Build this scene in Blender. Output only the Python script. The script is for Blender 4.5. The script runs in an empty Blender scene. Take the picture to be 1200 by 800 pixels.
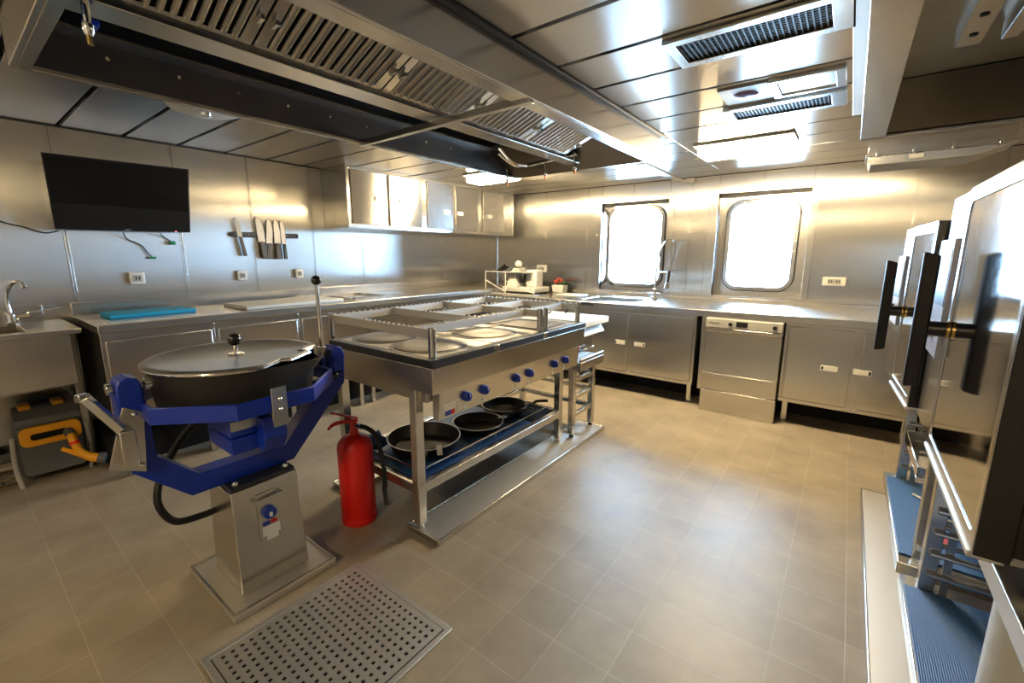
import bpy, bmesh, math, random
from mathutils import Vector, Matrix
random.seed(7)
PI = math.pi
C = bpy.context.scene.collection

# ------------------------------------------------------------------ materials
def nt(name):
    m = bpy.data.materials.new(name); m.use_nodes = True
    t = m.node_tree; b = t.nodes['Principled BSDF']
    return m, t, b

def setp(b, col=None, rough=None, metal=None, spec=None):
    if col is not None: b.inputs['Base Color'].default_value = (*col, 1)
    if rough is not None: b.inputs['Roughness'].default_value = rough
    if metal is not None: b.inputs['Metallic'].default_value = metal
    if spec is not None: b.inputs['Specular IOR Level'].default_value = spec

def plain(name, col, rough=.5, metal=0., noise=.0, scale=40., bump=0., coat=0.):
    m, t, b = nt(name); setp(b, col, rough, metal)
    if coat:
        b.inputs['Coat Weight'].default_value = coat; b.inputs['Coat Roughness'].default_value = .1
    tc = t.nodes.new('ShaderNodeTexCoord')
    n = t.nodes.new('ShaderNodeTexNoise'); n.inputs['Scale'].default_value = scale; n.inputs['Detail'].default_value = 4
    t.links.new(tc.outputs['Object'], n.inputs['Vector'])
    if noise:
        mr = t.nodes.new('ShaderNodeMapRange'); mr.inputs['To Min'].default_value = 1-noise; mr.inputs['To Max'].default_value = 1+noise
        t.links.new(n.outputs['Fac'], mr.inputs['Value'])
        mx = t.nodes.new('ShaderNodeMix'); mx.data_type = 'RGBA'; mx.blend_type = 'MULTIPLY'; mx.inputs[0].default_value = 1
        mx.inputs[6].default_value = (*col, 1)
        t.links.new(mr.outputs[0], mx.inputs[7]); t.links.new(mx.outputs[2], b.inputs['Base Color'])
    mr2 = t.nodes.new('ShaderNodeMapRange'); mr2.inputs['To Min'].default_value = max(0, rough-.02); mr2.inputs['To Max'].default_value = min(1, rough+.02)
    t.links.new(n.outputs['Fac'], mr2.inputs['Value']); t.links.new(mr2.outputs[0], b.inputs['Roughness'])
    if bump:
        bp = t.nodes.new('ShaderNodeBump'); bp.inputs['Strength'].default_value = bump; bp.inputs['Distance'].default_value = .004
        t.links.new(n.outputs['Fac'], bp.inputs['Height']); t.links.new(bp.outputs[0], b.inputs['Normal'])
    return m

def steel(name, col=(.62, .60, .565), rough=.3, aniso=.75, tangent=None, wave=.0, wscale=1.6, grain=0):
    """brushed stainless: reflections stretch along the tangent"""
    m, t, b = nt(name); setp(b, col, rough, 1.)
    b.inputs['Anisotropic'].default_value = aniso
    geo = t.nodes.new('ShaderNodeNewGeometry')
    if tangent is not None:
        v = t.nodes.new('ShaderNodeCombineXYZ')
        for i in range(3): v.inputs[i].default_value = tangent[i]
        t.links.new(v.outputs[0], b.inputs['Tangent'])
    else:
        cr = t.nodes.new('ShaderNodeVectorMath'); cr.operation = 'CROSS_PRODUCT'
        cr.inputs[1].default_value = (0, 0, 1)
        t.links.new(geo.outputs['True Normal'], cr.inputs[0])
        ad = t.nodes.new('ShaderNodeVectorMath'); ad.operation = 'ADD'; ad.inputs[1].default_value = (.02, .013, 0)
        t.links.new(cr.outputs[0], ad.inputs[0]); t.links.new(ad.outputs[0], b.inputs['Tangent'])
    # fine roughness mottling
    tc = t.nodes.new('ShaderNodeTexCoord')
    n = t.nodes.new('ShaderNodeTexNoise'); n.inputs['Scale'].default_value = 3.; n.inputs['Detail'].default_value = 6
    t.links.new(geo.outputs['Position'], n.inputs['Vector'])
    mr = t.nodes.new('ShaderNodeMapRange'); mr.inputs['To Min'].default_value = rough*(1-grain); mr.inputs['To Max'].default_value = rough*(1+grain)
    t.links.new(n.outputs['Fac'], mr.inputs['Value']); t.links.new(mr.outputs[0], b.inputs['Roughness'])
    if wave:
        n2 = t.nodes.new('ShaderNodeTexNoise'); n2.inputs['Scale'].default_value = wscale; n2.inputs['Detail'].default_value = 2
        t.links.new(geo.outputs['Position'], n2.inputs['Vector'])
        bp = t.nodes.new('ShaderNodeBump'); bp.inputs['Strength'].default_value = wave; bp.inputs['Distance'].default_value = .02
        t.links.new(n2.outputs['Fac'], bp.inputs['Height']); t.links.new(bp.outputs[0], b.inputs['Normal'])
    return m

def emit(name, col, s):
    m, t, b = nt(name); setp(b, (.9, .9, .88), .4)
    b.inputs['Emission Color'].default_value = (*col, 1); b.inputs['Emission Strength'].default_value = s
    return m

def tile_mat():
    m, t, b = nt('floor_tiles'); setp(b, None, .42)
    geo = t.nodes.new('ShaderNodeNewGeometry')
    mp = t.nodes.new('ShaderNodeMapping'); mp.inputs['Location'].default_value = (.858-.0985*0, -.926+.197*20, 0)
    t.links.new(geo.outputs['Position'], mp.inputs['Vector'])
    ad = t.nodes.new('ShaderNodeVectorMath'); ad.operation = 'ADD'; ad.inputs[1].default_value = (.197*40, 0, 0)
    t.links.new(mp.outputs[0], ad.inputs[0])
    br = t.nodes.new('ShaderNodeTexBrick'); br.offset = 0; br.squash = 1
    br.inputs['Scale'].default_value = 1; br.inputs['Mortar Size'].default_value = .0019; br.inputs['Mortar Smooth'].default_value = .5
    br.inputs['Brick Width'].default_value = .197; br.inputs['Row Height'].default_value = .197
    br.inputs['Color1'].default_value = (.335, .287, .222, 1); br.inputs['Color2'].default_value = (.375, .325, .255, 1)
    br.inputs['Mortar'].default_value = (.46, .405, .335, 1)
    t.links.new(ad.outputs[0], br.inputs['Vector'])
    n = t.nodes.new('ShaderNodeTexNoise'); n.inputs['Scale'].default_value = 3.5; n.inputs['Detail'].default_value = 7; n.inputs['Roughness'].default_value = .6
    t.links.new(geo.outputs['Position'], n.inputs['Vector'])
    mr = t.nodes.new('ShaderNodeMapRange'); mr.inputs['From Min'].default_value = .3; mr.inputs['From Max'].default_value = .7
    mr.inputs['To Min'].default_value = .80; mr.inputs['To Max'].default_value = 1.18
    t.links.new(n.outputs['Fac'], mr.inputs['Value'])
    mx = t.nodes.new('ShaderNodeMix'); mx.data_type = 'RGBA'; mx.blend_type = 'MULTIPLY'; mx.inputs[0].default_value = 1
    t.links.new(br.outputs['Color'], mx.inputs[6]); t.links.new(mr.outputs[0], mx.inputs[7])
    t.links.new(mx.outputs[2], b.inputs['Base Color'])
    mr2 = t.nodes.new('ShaderNodeMapRange'); mr2.inputs['To Min'].default_value = .36; mr2.inputs['To Max'].default_value = .5
    t.links.new(n.outputs['Fac'], mr2.inputs['Value']); t.links.new(mr2.outputs[0], b.inputs['Roughness'])
    bp = t.nodes.new('ShaderNodeBump'); bp.inputs['Strength'].default_value = .25; bp.inputs['Distance'].default_value = .002; bp.invert = True
    t.links.new(br.outputs['Fac'], bp.inputs['Height']); t.links.new(bp.outputs[0], b.inputs['Normal'])
    return m

def glass_mat():
    m = bpy.data.materials.new('window_glass'); m.use_nodes = True; t = m.node_tree
    t.nodes.clear(); o = t.nodes.new('ShaderNodeOutputMaterial')
    tr = t.nodes.new('ShaderNodeBsdfTransparent'); tr.inputs[0].default_value = (.93, .96, .97, 1)
    gl = t.nodes.new('ShaderNodeBsdfGlossy'); gl.inputs['Roughness'].default_value = .03
    fr = t.nodes.new('ShaderNodeFresnel'); fr.inputs[0].default_value = 1.45
    mx = t.nodes.new('ShaderNodeMixShader')
    t.links.new(fr.outputs[0], mx.inputs[0]); t.links.new(tr.outputs[0], mx.inputs[1]); t.links.new(gl.outputs[0], mx.inputs[2])
    t.links.new(mx.outputs[0], o.inputs[0])
    return m

def stripes(name, col, col2, axis, scale, rough=.5, bump=.4):
    m, t, b = nt(name); setp(b, col, rough)
    geo = t.nodes.new('ShaderNodeNewGeometry')
    w = t.nodes.new('ShaderNodeTexWave'); w.bands_direction = axis; w.inputs['Scale'].default_value = scale
    t.links.new(geo.outputs['Position'], w.inputs['Vector'])
    cr = t.nodes.new('ShaderNodeMix'); cr.data_type = 'RGBA'
    cr.inputs[6].default_value = (*col, 1); cr.inputs[7].default_value = (*col2, 1)
    t.links.new(w.outputs['Fac'], cr.inputs[0]); t.links.new(cr.outputs[2], b.inputs['Base Color'])
    bp = t.nodes.new('ShaderNodeBump'); bp.inputs['Strength'].default_value = bump; bp.inputs['Distance'].default_value = .003
    t.links.new(w.outputs['Fac'], bp.inputs['Height']); t.links.new(bp.outputs[0], b.inputs['Normal'])
    return m

M = dict(
    wall_x=steel('brushed_wall_panel_side', rough=.235, aniso=1., tangent=(0, 1, 0), wave=.12, wscale=1.2, grain=0),
    wall_y=steel('brushed_wall_panel_end', rough=.235, aniso=1., tangent=(1, 0, 0), wave=.12, wscale=1.2, grain=0),
    ceil=steel('brushed_ceiling_panel', col=(.64, .62, .59), rough=.31, aniso=.97, tangent=(0, 1, 0), wave=.12, wscale=1.5, grain=0),
    door=steel('vertically_brushed_door', col=(.64, .62, .585), rough=.265, aniso=1., tangent=(0, 0, 1), wave=.08, wscale=2., grain=0),
    steel=steel('brushed_steel', rough=.23, aniso=.9, wave=.04),
    smooth=steel('satin_steel', rough=.2, aniso=.7),
    bench=steel('worn_bench_steel', col=(.60, .575, .53), rough=.25, aniso=.7, wave=.05),
    plate=steel('scuffed_deck_steel', col=(.62, .595, .55), rough=.5, aniso=.1),
    hood=steel('hood_steel', col=(.6, .58, .54), rough=.22, aniso=.8, wave=.06),
    hoodmid=plain('darkened_hood_soffit', (.30, .29, .255), .36, .9, noise=.2, scale=3),  # dark reflections on the soffit steel put into its colour
    hooddark=plain('darkened_hood_inside', (.10, .09, .082), .38, .85, noise=.15, scale=4),  # dim reflections inside the hoods painted as a dark base colour
    chrome=plain('polished_chrome', (.8, .8, .8), .08, 1.),
    cream=plain('cream_painted_panel', (.56, .50, .41), .5),
    handle=plain('worn_grey_handle', (.17, .155, .14), .5),
    blade=plain('blade_steel', (.5, .49, .47), .38, 1.),
    iron=plain('seasoned_cast_iron', (.15, .135, .12), .46, .7, noise=.35, scale=9),
    rim=plain('dark_enamel_rim', (.028, .031, .038), .4, .3, noise=.2),
    hobtop=plain('heated_hob_steel', (.40, .37, .33), .42, .9, noise=.18, scale=7),
    blue=plain('royal_blue_paint', (.004, .032, .40), .36, 0, noise=.06, coat=.0),
    knob=plain('blue_knob_plastic', (.01, .04, .36), .35, 0),
    lidsteel=steel('dull_lid_steel', col=(.44, .42, .39), rough=.36, aniso=.3, grain=.1),
    rubber=plain('black_rubber', (.012, .012, .013), .5, 0),
    black=plain('black_plastic', (.008, .008, .009), .32, 0),
    gloss=plain('glossy_black', (.01, .01, .01), .06, 0),
    nonstick=plain('nonstick_coating', (.008, .008, .008), .42, 0, noise=.3, scale=25),
    panout=plain('blackened_pan_side', (.03, .028, .026), .45, .5, noise=.4, scale=8),
    red=plain('red_enamel', (.80, .014, .012), .33, 0),
    white=plain('white_plastic', (.88, .87, .84), .4, 0),
    greyp=plain('grey_plastic', (.11, .115, .12), .5, 0, bump=.1, scale=200),
    greyl=plain('pale_grey_plastic', (.45, .45, .43), .45, 0),
    yellow=plain('amber_plastic', (.92, .40, .01), .40, 0),
    cyan=plain('cyan_polyethylene', (.01, .35, .62), .55, 0, noise=.12, scale=15),
    board=plain('white_polyethylene', (.78, .76, .70), .5, 0, noise=.06, scale=20),
    cloth=plain('blue_cloth', (.05, .12, .27), .9, 0, noise=.35, scale=30, bump=.6),
    mat=stripes('ribbed_blue_mat', (.012, .075, .24), (.03, .14, .36), 'X', 60),
    matfine=stripes('woven_blue_mat', (.01, .05, .17), (.025, .1, .27), 'DIAGONAL', 70),
    screen=plain('black_screen', (.004, .004, .004), .22, 0),
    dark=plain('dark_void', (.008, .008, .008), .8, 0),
    mesh=plain('vent_mesh', (.03, .026, .022), .5, .4),
    mirror=plain('tinted_oven_glass', (.42, .40, .37), .06, 1.),
    opanel=plain('pale_touch_panel', (.55, .56, .68), .2, .2),
    odark=plain('shaded_oven_side', (.03, .028, .025), .25, .5),  # shade on the ovens' near faces put into this colour
    ring=plain('clamp_ring_steel', (.5, .5, .5), .17, 1.),
    green=plain('green_plastic', (.01, .25, .09), .4, 0),
    orange=plain('copper_orange', (.7, .22, .06), .35, .5),
    pink=plain('pink_card', (.75, .12, .16), .6, 0),
    wrap=plain('cloudy_film', (.55, .56, .56), .25, .1, noise=.2, scale=12),
    flower=plain('red_petals', (.6, .08, .05), .7, 0),
    leaf=plain('dark_leaves', (.03, .07, .02), .7, 0),
    violet=plain('violet_lens', (.22, .16, .5), .3, 0),
    brass=plain('brass_fitting', (.6, .42, .15), .18, 1.),
    tile=tile_mat(), glass=glass_mat(),
    lamp=emit('lit_diffuser', (1, .77, .44), 105.),
    red_led=emit('red_standby_light', (1, .02, .02), 3.),
)

for k_ in ('nonstick', 'rubber', 'dark'): M[k_].node_tree.nodes['Principled BSDF'].inputs['Specular IOR Level'].default_value = .22

# ------------------------------------------------------------------ mesh helpers
class MB:
    def __init__(s): s.bm = bmesh.new()
    def box(s, x0, y0, z0, x1, y1, z1):
        x0, x1 = sorted((x0, x1)); y0, y1 = sorted((y0, y1)); z0, z1 = sorted((z0, z1))
        v = [s.bm.verts.new(p) for p in ((x0,y0,z0),(x1,y0,z0),(x1,y1,z0),(x0,y1,z0),(x0,y0,z1),(x1,y0,z1),(x1,y1,z1),(x0,y1,z1))]
        for f in ((0,3,2,1),(4,5,6,7),(0,1,5,4),(1,2,6,5),(2,3,7,6),(3,0,4,7)): s.bm.faces.new([v[i] for i in f])
        return s
    def loft(s, loops, caps=True):
        vs = [[s.bm.verts.new(p) for p in l] for l in loops]
        n = len(loops[0])
        for a, b in zip(vs, vs[1:]):
            for i in range(n): s.bm.faces.new((a[i], a[(i+1) % n], b[(i+1) % n], b[i]))
        if caps:
            s.bm.faces.new(list(reversed(vs[0]))); s.bm.faces.new(vs[-1])
        return s
    def prism(s, pts, axis, a, b):
        def P(p, h):
            return ((h, p[0], p[1]), (p[0], h, p[1]), (p[0], p[1], h))[axis]
        return s.loft([[P(p, a) for p in pts], [P(p, b) for p in pts]])
    def ringp(s, outer, inner, axis, a, b):
        def P(p, h):
            return ((h, p[0], p[1]), (p[0], h, p[1]), (p[0], p[1], h))[axis]
        L = [[s.bm.verts.new(P(p, h)) for p in q] for q, h in ((outer, a), (inner, a), (inner, b), (outer, b))]
        n = len(outer)
        for k in range(4):
            A, B = L[k], L[(k+1) % 4]
            for i in range(n): s.bm.faces.new((A[i], A[(i+1) % n], B[(i+1) % n], B[i]))
        return s
    def cyl(s, p0, p1, r0, r1=None, n=20):
        p0, p1 = Vector(p0), Vector(p1); r1 = r0 if r1 is None else r1
        d = (p1-p0).normalized(); a = d.orthogonal().normalized(); b = d.cross(a)
        f = lambda p, r: [p+a*(r*math.cos(2*PI*i/n))+b*(r*math.sin(2*PI*i/n)) for i in range(n)]
        return s.loft([f(p0, r0), f(p1, r1)])
    def tube(s, pts, r, n=10, smooth=0):
        pts = [Vector(p) for p in pts]
        if smooth:
            out = []
            for i in range(len(pts)-1):
                p0 = pts[max(0, i-1)]; p1 = pts[i]; p2 = pts[i+1]; p3 = pts[min(len(pts)-1, i+2)]
                for k in range(smooth):
                    t = k/smooth
                    out.append(.5*((2*p1)+(p2-p0)*t+(2*p0-5*p1+4*p2-p3)*t*t+(3*p1-p0-3*p2+p3)*t**3))
            pts = out+[pts[-1]]
            if isinstance(r, (list, tuple)):
                r = [r[min(i//smooth, len(r)-1)]*(1-(i % smooth)/smooth)+r[min(i//smooth+1, len(r)-1)]*((i % smooth)/smooth) for i in range(len(pts))]
        a = None; loops = []
        for i, p in enumerate(pts):
            d = (pts[min(i+1, len(pts)-1)]-pts[max(i-1, 0)]).normalized()
            a = d.orthogonal().normalized() if a is None else (a-d*a.dot(d)).normalized()
            b = d.cross(a); rr = r[i] if isinstance(r, (list, tuple)) else r
            loops.append([p+a*(rr*math.cos(2*PI*k/n))+b*(rr*math.sin(2*PI*k/n)) for k in range(n)])
        return s.loft(loops)
    def lathe(s, prof, c=(0, 0, 0), n=40, axis='z', scale=(1, 1), closed=False):
        loops = []
        for r, h in prof:
            l = []
            for i in range(n):
                u, v = max(r, 1e-4)*math.cos(2*PI*i/n)*scale[0], max(r, 1e-4)*math.sin(2*PI*i/n)*scale[1]
                l.append({'z': (c[0]+u, c[1]+v, c[2]+h), 'x': (c[0]+h, c[1]+u, c[2]+v), 'y': (c[0]+u, c[1]+h, c[2]+v)}[axis])
            loops.append(l)
        if closed: return s.loft(loops+[loops[0]], caps=False)
        return s.loft(loops)
    def ball(s, c, r, n=20, m=12, sc=(1, 1, 1)):
        loops = [[(c[0]+sc[0]*r*math.sin(PI*j/m)*math.cos(2*PI*i/n), c[1]+sc[1]*r*math.sin(PI*j/m)*math.sin(2*PI*i/n), c[2]-sc[2]*r*math.cos(PI*j/m)) for i in range(n)] for j in range(m+1)]
        loops[0] = [(c[0]+1e-4*math.cos(2*PI*i/n), c[1]+1e-4*math.sin(2*PI*i/n), c[2]-sc[2]*r) for i in range(n)]
        loops[-1] = [(c[0]+1e-4*math.cos(2*PI*i/n), c[1]+1e-4*math.sin(2*PI*i/n), c[2]+sc[2]*r) for i in range(n)]
        return s.loft(loops)
    def bar(s, p0, p1, w, h, up=(0, 0, 1)):
        """rectangular bar from p0 to p1; h along up, w across"""
        p0, p1 = Vector(p0), Vector(p1); d = (p1-p0).normalized()
        u = Vector(up); u = (u-d*u.dot(d)).normalized(); x = d.cross(u)
        f = lambda p: [p+x*(a*w/2)+u*(b*h/2) for a, b in ((-1,-1),(1,-1),(1,1),(-1,1))]
        return s.loft([f(p0), f(p1)])
    def quad(s, *pts):
        s.bm.faces.new([s.bm.verts.new(p) for p in pts]); return s
    def sheet(s, pts, th):
        """four corners, given a thickness along the normal"""
        P = [Vector(p) for p in pts]; nn = (P[1]-P[0]).cross(P[3]-P[0]).normalized()*th
        return s.loft([[p for p in P], [p+nn for p in P]])

def build(name, mb, mat, parent=None, bevel=.002, smooth=True):
    me = bpy.data.meshes.new(name)
    bm = mb.bm
    bmesh.ops.recalc_face_normals(bm, faces=bm.faces)
    off = Vector((0, 0, 0)); p = parent
    while p is not None: off += p.location; p = p.parent
    if parent is None:
        lo = Vector((min(v.co.x for v in bm.verts), min(v.co.y for v in bm.verts), min(v.co.z for v in bm.verts)))
        hi = Vector((max(v.co.x for v in bm.verts), max(v.co.y for v in bm.verts), max(v.co.z for v in bm.verts)))
        off = Vector(((lo.x+hi.x)/2, (lo.y+hi.y)/2, lo.z))
    for v in bm.verts: v.co -= off
    bm.to_mesh(me); bm.free()
    if smooth:
        for f in me.polygons: f.use_smooth = True
        me.set_sharp_from_angle(angle=math.radians(34))
    me.materials.append(M[mat] if isinstance(mat, str) else mat)
    o = bpy.data.objects.new(name, me); C.objects.link(o)
    if parent is None: o.location = off
    else: o.parent = parent
    if bevel:
        b = o.modifiers.new('bevel', 'BEVEL'); b.width = bevel; b.segments = 2; b.limit_method = 'ANGLE'; b.angle_limit = math.radians(50)
        b.use_clamp_overlap = True
    return o

def thing(name, label, cat, loc=(0, 0, 0), group=None):
    o = bpy.data.objects.new(name, None); C.objects.link(o); o.location = loc; o.empty_display_size = .1
    o['label'] = label; o['category'] = cat
    if group: o['group'] = group
    return o
def tag(o, label, cat, group=None):
    o['label'] = label; o['category'] = cat
    if group: o['group'] = group
    return o
def struct(o): o['kind'] = 'structure'; return o
def place(o, loc, rz=0):
    o.location = loc; o.rotation_euler = (0, 0, rz); return o

def rrect(x0, z0, x1, z1, r, n=8):
    out = []
    for cx, cz, a in ((x1-r, z1-r, 0), (x0+r, z1-r, PI/2), (x0+r, z0+r, PI), (x1-r, z0+r, 1.5*PI)):
        for k in range(n+1):
            t = a+PI/2*k/n; out.append((cx+r*math.cos(t), cz+r*math.sin(t)))
    return out

# ------------------------------------------------------------------ the room
XW, XR, YB, YF, ZC = -3.83, 1.15, 4.76, -2.0, 2.05
struct(build('floor', MB().box(XW-.1, YF-.1, -.08, XR+.1, YB+.3, 0), 'tile', bevel=0))
# left wall of vertical panels with narrow seams
def panel_wall(name, mat, cuts, axis, pos, inward):
    mb = MB()
    for a, b in zip(cuts, cuts[1:]):
        if axis == 0: mb.box(pos, a+.004, 0, pos-inward*.02, b-.004, ZC+.05)
        else: mb.box(a+.004, pos, 0, b-.004, pos-inward*.02, ZC+.05)
    for c in cuts[1:-1]:      # narrow cover beads over the joints
        for d in (-.006, .006):
            if axis == 0: mb.box(pos, c+d-.004, 0, pos+inward*.002, c+d+.004, ZC+.05)
            else: mb.box(c+d-.004, pos, 0, c+d+.004, pos+inward*.002, ZC+.05)
    lo, hi = cuts[0], cuts[-1]
    if axis == 0: mb.box(pos-inward*.006, lo-.06, 0, pos-inward*.05, hi+.06, ZC+.05)
    else: mb.box(lo-.06, pos-inward*.006, 0, hi+.06, pos-inward*.05, ZC+.05)
    return struct(build(name, mb, mat, bevel=.0008))
panel_wall('wall_left', 'wall_x', [YF, -.55, .0, .53, 1.13, 1.62, 2.13, 2.63, 3.16, 3.7, 4.22, YB], 0, XW, 1)
panel_wall('wall_right', 'cream', [YF, -1.2, -.4, .4, 1.2, 2.0, 2.8, 3.6, 4.2, YB], 0, XR, -1)
panel_wall('wall_front', 'cream', [XW, -3.2, -2.4, -1.6, -.8, 0., .6, XR], 1, YF, 1)

# back wall: panels around two deep window niches
W1 = (-2.30, .895, -1.545, 1.86)      # niche openings x0,z0,x1,z1
W2 = (-1.075, .895, -.325, 1.87)
mb = MB()
def wb(x0, x1, z0, z1): mb.box(x0, YB, z0, x1, YB+.02, z1); 
cuts = [XW, -3.60, -3.05, -2.48, W1[0], -1.93, W1[2], -1.33, W2[0], -.70, W2[2], .345, .8, XR]
g = .003
for a, b in zip(cuts, cuts[1:]):
    mid = (a+b)/2
    niche = W1 if W1[0] < mid < W1[2] else (W2 if W2[0] < mid < W2[2] else None)
    if niche:
        wb(a+(g if a not in niche else 0), b-(g if b not in niche else 0), 0, niche[1]); wb(a+(g if a not in niche else 0), b-(g if b not in niche else 0), niche[3], ZC+.05)
    else: wb(a+g, b-g, 0, ZC+.05)
# solid wall behind the panels, with the niches left open
for x0, x1 in ((XW, W1[0]), (W1[2], W2[0]), (W2[2], XR)): mb.box(x0, YB+.006, 0, x1, YB+.05, ZC+.05)
for n in (W1, W2):
    mb.box(n[0], YB+.006, 0, n[2], YB+.05, n[1]); mb.box(n[0], YB+.006, n[3], n[2], YB+.05, ZC+.05)
struct(build('wall_back', mb, 'wall_y', bevel=.001))

def window(i, n, gx0, gz0, gx1, gz1):
    o = bpy.data.objects.new(f'window_{i}', None); C.objects.link(o); struct(o)
    o.location = ((n[0]+n[2])/2, YB, n[1])
    x0, z0, x1, z1 = n; yb = YB+.2
    # flange on the wall face
    mb = MB().ringp([(x0-.09, z0-.012), (x1+.05, z0-.012), (x1+.05, z1+.05), (x0-.09, z1+.05)], [(x0, z0), (x1, z0), (x1, z1), (x0, z1)], 1, YB-.012, YB-.001)
    fr = build('window_frame', mb, 'steel', o)
    bo = MB()
    for k in range(4):
        zz = z0+.08+(z1-z0-.16)*k/3
        for xx in (x0-.05, x1+.026): bo.lathe([(.0001, -.006), (.006, -.005), (.008, 0)], (xx, YB-.012, zz), 10, 'y')
    for k in range(3):
        xx = x0+.05+(x1-x0-.1)*k/2
        bo.lathe([(.0001, -.006), (.006, -.005), (.008, 0)], (xx, YB-.012, z1+.026), 10, 'y')
    build('flange_bolts', bo, 'chrome', fr, 0)
    # reveal
    mb = MB().ringp([(x0-.008, z0-.008), (x1+.008, z0-.008), (x1+.008, z1+.008), (x0-.008, z1+.008)], [(x0, z0), (x1, z0), (x1, z1), (x0, z1)], 1, YB-.001, yb)
    build('window_reveal', mb, 'smooth', o, 0)
    # back plate with rounded opening
    R = rrect(gx0, gz0, gx1, gz1, .115)
    big = []
    for px, pz in R:      # outer rectangle sampled to match
        cx, cz = (gx0+gx1)/2, (gz0+gz1)/2
        dx, dz = px-cx, pz-cz
        k = min(((x1+.008-cx) if dx > 0 else (cx-x0+.008))/max(abs(dx), 1e-6), ((z1+.008-cz) if dz > 0 else (cz-z0+.008))/max(abs(dz), 1e-6))
        big.append((cx+dx*k, cz+dz*k))
    build('back_plate', MB().ringp(big, R, 1, yb-.004, yb+.02), 'smooth', o, 0)
    def off(d): return rrect(gx0-d, gz0-d, gx1+d, gz1+d, .115+d)
    build('gasket', MB().ringp(off(.032), off(.024), 1, yb-.02, yb-.004), 'rubber', o, 0)
    rg = build('clamp_ring', MB().ringp(off(.025), off(-.012), 1, yb-.024, yb-.003), 'ring', o, .002)
    rb = MB(); P = off(.007); L = len(P); n_b = 30
    # bolts evenly along the ring
    seg = [((P[k][0]-P[(k+1) % L][0])**2+(P[k][1]-P[(k+1) % L][1])**2)**.5 for k in range(L)]; tot = sum(seg)
    for k in range(n_b):
        d = tot*k/n_b; q = 0
        while d > seg[q]: d -= seg[q]; q += 1
        f = d/seg[q]; px = P[q][0]*(1-f)+P[(q+1) % L][0]*f; pz = P[q][1]*(1-f)+P[(q+1) % L][1]*f
        rb.lathe([(.0001, -.008), (.005, -.007), (.007, 0)], (px, yb-.024, pz), 8, 'y')
    build('ring_bolts', rb, 'chrome', rg, 0)
    build('window_pane', MB().prism(off(-.004), 1, yb+.002, yb+.01), 'glass', o, 0)
    return o
window(1, W1, -2.30+.012, .955, -1.665, 1.80)
window(2, W2, -1.0, .97, -.437, 1.79)

# ceiling: long steel panels with dark gaps
HX0, HX1, HY0, HY1 = -2.245, -1.06, .245, 3.0
def panels(mb, x0, x1, y0, y1, first, pitch, gap=.011):
    y = first
    while y > y0: y -= pitch
    while y < y1:
        a, b = max(y+gap, y0), min(y+pitch-gap, y1)
        if b-a > .02: mb.box(x0, a, ZC, x1, b, ZC+.02)
        y += pitch
mb = MB()
panels(mb, XW, HX0-.002, YF, 3.0, .575, .301)
panels(mb, HX1+.03, XR, YF, YB, 1.37, .3135)
panels(mb, XW, -1.49, 3.0+.01, YB, .575, .301)
panels(mb, -1.475, HX1+.028, 3.0+.01, YB, 1.37, .3135)
panels(mb, HX0, HX1+.028, YF, HY0-.004, 1.37, .3135)
struct(build('ceiling', mb, 'ceil', bevel=.002))
mb = MB()
mb.box(XW, YF, ZC+.03, HX0+.001, YB, ZC+.05); mb.box(HX1-.001, YF, ZC+.03, XR, YB, ZC+.05)
mb.box(HX0, HY1, ZC+.03, HX1, YB, ZC+.05); mb.box(HX0, YF, ZC+.03, HX1, HY0, ZC+.05)
struct(build('trim_1', mb, 'dark', bevel=0))
struct(build('trim_2', MB().box(HX1+.001, HY0, ZC-.012, HX1+.026, 3.08, ZC+.02), 'mesh'))
struct(build('trim_3', MB().box(-1.52, 3.75, ZC-.016, -1.44, YB-.002, ZC-.001), 'plate'))
struct(build('trim_4', MB().box(XW+.001, YF, ZC-.006, XW+.012, 2.24, ZC+.004).box(XW+.01, YB-.012, ZC-.006, XR, YB-.001, ZC+.004), 'mesh', bevel=0))
struct(build('trim_5', MB().box(-.08, .6, ZC-.02, -.035, 3.14, ZC-.001), 'plate'))
# black boxes standing in for the shade below the counters
struct(build('counter_shade_back', MB().box(XW, 4.2, 0, XR, YB, .165), 'dark', bevel=0))
struct(build('counter_shade_left', MB().box(XW, .5, 0, -3.45, 4.2, .2), 'dark', bevel=0))

# ------------------------------------------------------------------ exhaust hood over the range
hd = thing('extractor_hood', 'long stainless extractor hood with baffle filters hanging over the range', 'hood', (-1.65, 1.62, 1.9))
mb = MB()
mb.box(HX1-.016, HY0, 1.9, HX1, HY1, ZC+.02)                      # side skirts
mb.box(HX0, HY0, 1.9, HX0+.016, HY1, 2.28)
mb.box(HX0, HY0, 1.9, HX1, HY0+.016, 2.28)
mb.box(HX0, HY1-.016, 1.9, HX1, HY1, 2.28)
mb.box(HX1-.016, HY0, ZC+.02, HX1, HY1, 2.28)
mb.box(HX0, HY0, 2.28, HX1, HY1, 2.3)
build('canopy', mb, 'hood', hd, .003)
mb = MB()
mb.box(HX1-.085, HY0+.016, 1.9, HX1-.016, HY1-.016, 1.908)
mb.box(HX1-.088, HY0+.016, 1.9, HX1-.08, HY1-.016, 1.94)
mb.box(HX0+.016, HY0+.016, 1.9, HX0+.03, HY1-.016, 1.915)
mb.box(HX0+.016, HY0+.016, 1.9, HX1-.085, HY0+.05, 1.908)
build('inner_lip', mb, 'smooth', hd, .002)
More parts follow.
